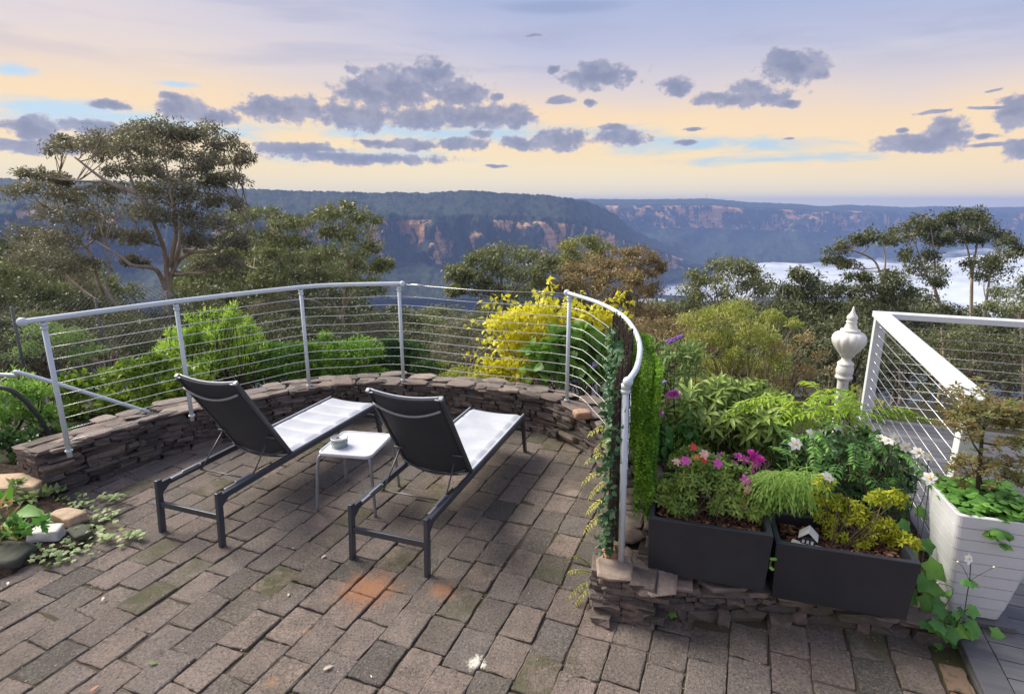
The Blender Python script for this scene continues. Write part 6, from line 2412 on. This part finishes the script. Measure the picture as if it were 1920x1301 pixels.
gum("thin_gum", "ragged thin gum at the right edge above the deck railing", 39, cl, [(1838, 720), (1842, 640), (1850, 560)], B_GREY, T_DARK, 900, .23, .08, 1.8, .15, [[(1850, 560, 0), (1860, 500, 0), (1880, 460, 0)]], 8, twigs=6)
cl = [(1890, 550, 36, 16), (1925, 545, 34, 16), (1870, 575, 34, 14), (1910, 580, 40, 16), (1950, 570, 40, 20), (1940, 530, 30, 14)]
gum("thin_gum", "grey leafed tree cut by the right edge just above the deck rail", 30, cl, [(1920, 760), (1920, 680), (1915, 600)], B_GREY, T_MID, 900, .19, .065, 1.6, .15, None, 8, twigs=8)
cl = [(1500, 520, 30, 14), (1530, 530, 32, 14), (1475, 545, 30, 16), (1510, 555, 40, 18), (1550, 550, 36, 16), (1590, 545, 34, 14), (1560, 580, 44, 18), (1500, 590, 44, 18), (1610, 575, 40, 16), (1460, 590, 36, 18)]
gum("bushy_tree", "dark round topped tree just left of the lamp post top", 35, cl, [(1530, 740), (1530, 680), (1530, 610)], B_DARK, T_DARK, 1200, .24, .09, 2.2, .2, None, 9)
cl = [(1665, 520, 40, 14), (1640, 540, 36, 16), (1690, 545, 40, 16), (1720, 560, 36, 14), (1660, 570, 44, 18), (1610, 520, 26, 10), (1700, 590, 44, 18), (1740, 600, 40, 18), (1780, 590, 36, 16)]
gum("bushy_tree", "dark spreading tree behind the corner of the deck railing", 33, cl, [(1690, 760), (1690, 680), (1685, 600)], B_GREY, T_DARK, 1200, .23, .085, 2.2, .2, None, 11, twigs=7)
cl = [(1560, 620, 50, 24), (1620, 640, 50, 26), (1660, 670, 44, 26), (1600, 690, 50, 26), (1540, 660, 44, 24), (1640, 720, 44, 24), (1500, 640, 40, 24), (1560, 720, 40, 24)]
gum("bushy_tree", "dense dark bush tree directly behind the lamp post", 16, cl, [(1600, 800), (1600, 760), (1600, 700)], B_DARK, T_DARK, 1500, .12, .05, 1.5, .12, None, 10)
cl = [(1760, 640, 50, 24), (1820, 640, 50, 24), (1880, 640, 50, 24), (1930, 660, 44, 26), (1780, 690, 50, 24), (1850, 700, 50, 26), (1910, 720, 44, 24), (1740, 740, 44, 20), (1720, 660, 30, 22)]
gum("bushy_tree", "thin dark tree seen through the cables of the deck railing", 19, cl, [(1830, 800), (1826, 760), (1822, 690)], B_DARK, T_DARK, 600, .13, .05, 1.8, .14, None, 10, twigs=9)

# the wood that fills the slope: a few crowns, copied
variants = []


def generic(n, leaf_m, bark_m, dome, seed, H=10.0, Rr=4.0):
    """tree of height H about the origin"""
    r = local_root("forest_tree", (0, 0, 0), "dark gum crowding the wooded slope below the terrace", "tree", "trees crowding the slope")
    lf, mb = Leafage(), MB()
    th = H * .55
    path = np.array(smooth_path([(0, 0, -1), (random.uniform(-.2, .2), random.uniform(-.2, .2), th * .5), (random.uniform(-.4, .4), random.uniform(-.4, .4), th)], 6))
    mb.tube(path, list(np.linspace(.24, .15, len(path))), 7)
    for k in range(n):
        a = k * 2.4 + random.uniform(-.3, .3)
        f = math.sqrt((k + .5) / n)
        rr_ = Rr * f
        z = H - 1.0 - dome * f * f * 3.0 + random.uniform(-.7, .4)
        c = np.array([rr_ * math.cos(a), rr_ * math.sin(a), z])
        rad = np.array([1.45, 1.45, .8]) * random.uniform(.8, 1.2)
        crown(lf, c, rad, 560, .26, .10, sub=7)
        s = path[random.randint(len(path) // 2, len(path) - 1)]
        mb.tube(bez(s, (s + c) / 2 + np.array([0, 0, -.4]), c, 7), list(np.linspace(.10, .02, 7)), 5, False)
    for k in range(7):
        a, z = random.uniform(0, 6.28), random.uniform(H * .35, H * .7)
        c = np.array([Rr * .7 * math.cos(a), Rr * .7 * math.sin(a), z])
        crown(lf, c, np.array([1.3, 1.3, .8]), 420, .26, .10, sub=6)
    mb.build("trunk", bark_m, r, True)
    lf.build("crown", leaf_m, r)
    return r


variants = [generic(22, T_DARK, B_PALE, .9, 1), generic(26, T_MID, B_GREY, .6, 2), generic(18, T_BIG, B_PALE, 1.1, 3), generic(24, T_RED, B_DARK, .8, 4)]
used = [False] * len(variants)
SPOTS = [  # u, v of the top, distance, kind, width
    (20, 395, 46, 0, 1.0), (70, 430, 40, 2, .9), (-30, 460, 34, 1, 1.1), (30, 500, 24, 0, .8), (110, 520, 24, 0, .7), (180, 540, 30, 0, .8), (420, 440, 46, 1, 1.0), (470, 410, 52, 1, 1.1), (370, 520, 38, 0, .9), (440, 530, 32, 0, .8),
    (250, 560, 26, 0, .7), (500, 545, 30, 2, .8), (560, 560, 26, 0, .7), (730, 560, 44, 0, .9), (770, 585, 50, 1, 1.0), (820, 565, 60, 1, 1.0), (690, 590, 30, 2, .7), (800, 610, 30, 0, .7), (850, 600, 36, 3, .8), (890, 590, 30, 0, .7),
    (1000, 570, 34, 3, .8), (1040, 600, 30, 0, .7), (1230, 560, 52, 3, .9), (1260, 545, 60, 1, .9), (1270, 600, 36, 0, .8), (1220, 610, 32, 3, .8), (1290, 590, 50, 0, .9), (1450, 570, 48, 0, .9), (1490, 560, 56, 0, 1.0), (1400, 610, 34, 0, .8), (1480, 630, 28, 0, .7),
    (1600, 540, 50, 0, .9), (1640, 590, 30, 0, .7), (1730, 560, 50, 0, .9), (1860, 590, 40, 1, .8), (1960, 560, 36, 0, .9), (2040, 575, 38, 1, 1.0), (2130, 560, 44, 0, 1.0), (130, 580, 19, 0, .55), (60, 570, 19, 1, .55), (-20, 580, 18, 0, .6), (610, 600, 22, 0, .6), (760, 640, 22, 0, .6),
    (330, 590, 22, 0, .6), (420, 600, 19, 0, .5), (1180, 640, 22, 0, .6), (1240, 650, 20, 3, .55), (960, 640, 22, 0, .6), (880, 660, 20, 2, .5), (200, 610, 17, 0, .5), (520, 620, 19, 0, .5), (1130, 600, 34, 0, .7),
    (1060, 600, 58, 0, 1.1), (1130, 585, 60, 3, 1.1), (1200, 595, 58, 0, 1.1), (1320, 560, 66, 0, 1.2), (1255, 575, 68, 1, 1.2), (1480, 545, 60, 0, 1.1), (1535, 548, 52, 1, 1.0), (1585, 565, 60, 0, 1.1), (1650, 565, 56, 0, 1.1), (1710, 545, 62, 1, 1.1), (1775, 568, 56, 0, 1.1), (1860, 560, 60, 0, 1.1), (1935, 548, 62, 0, 1.1), (1420, 560, 64, 0, 1.1), (1380, 575, 58, 2, 1.0),
    (100, 470, 60, 1, 1.1), (-60, 400, 60, 0, 1.2), (560, 440, 66, 1, 1.1), (600, 520, 48, 0, 1.0), (650, 560, 54, 1, 1.0)]
LAB = ["dark leafed gum crowding the wooded slope below the terrace", "grey green gum crowding the wooded slope below the terrace", "dull olive gum crowding the wooded slope below the terrace", "russet tinged gum crowding the wooded slope below the terrace"]
GRP = ["dark gums on the slope", "grey green gums on the slope", "olive gums on the slope", "russet gums on the slope"]
for (u, v, y, k, w) in SPOTS:
    top = at_y(u, v, y)
    g = float(ground_z(np.array([top[0]]), np.array([top[1]]))[0])
    H = top[2] - g
    if used[k]:
        o = copy_tree(variants[k])
    else:
        o = variants[k]
        used[k] = True
    o.location = (top[0], top[1], g)
    sz = max(.35, H / 10.2)
    sx = w * max(.75, y / 42.0)
    o.scale = (sx, sx, sz)
    o.rotation_euler = (0, 0, random.uniform(0, 6.28))
    o['label'] = LAB[k]
    o['group'] = GRP[k]
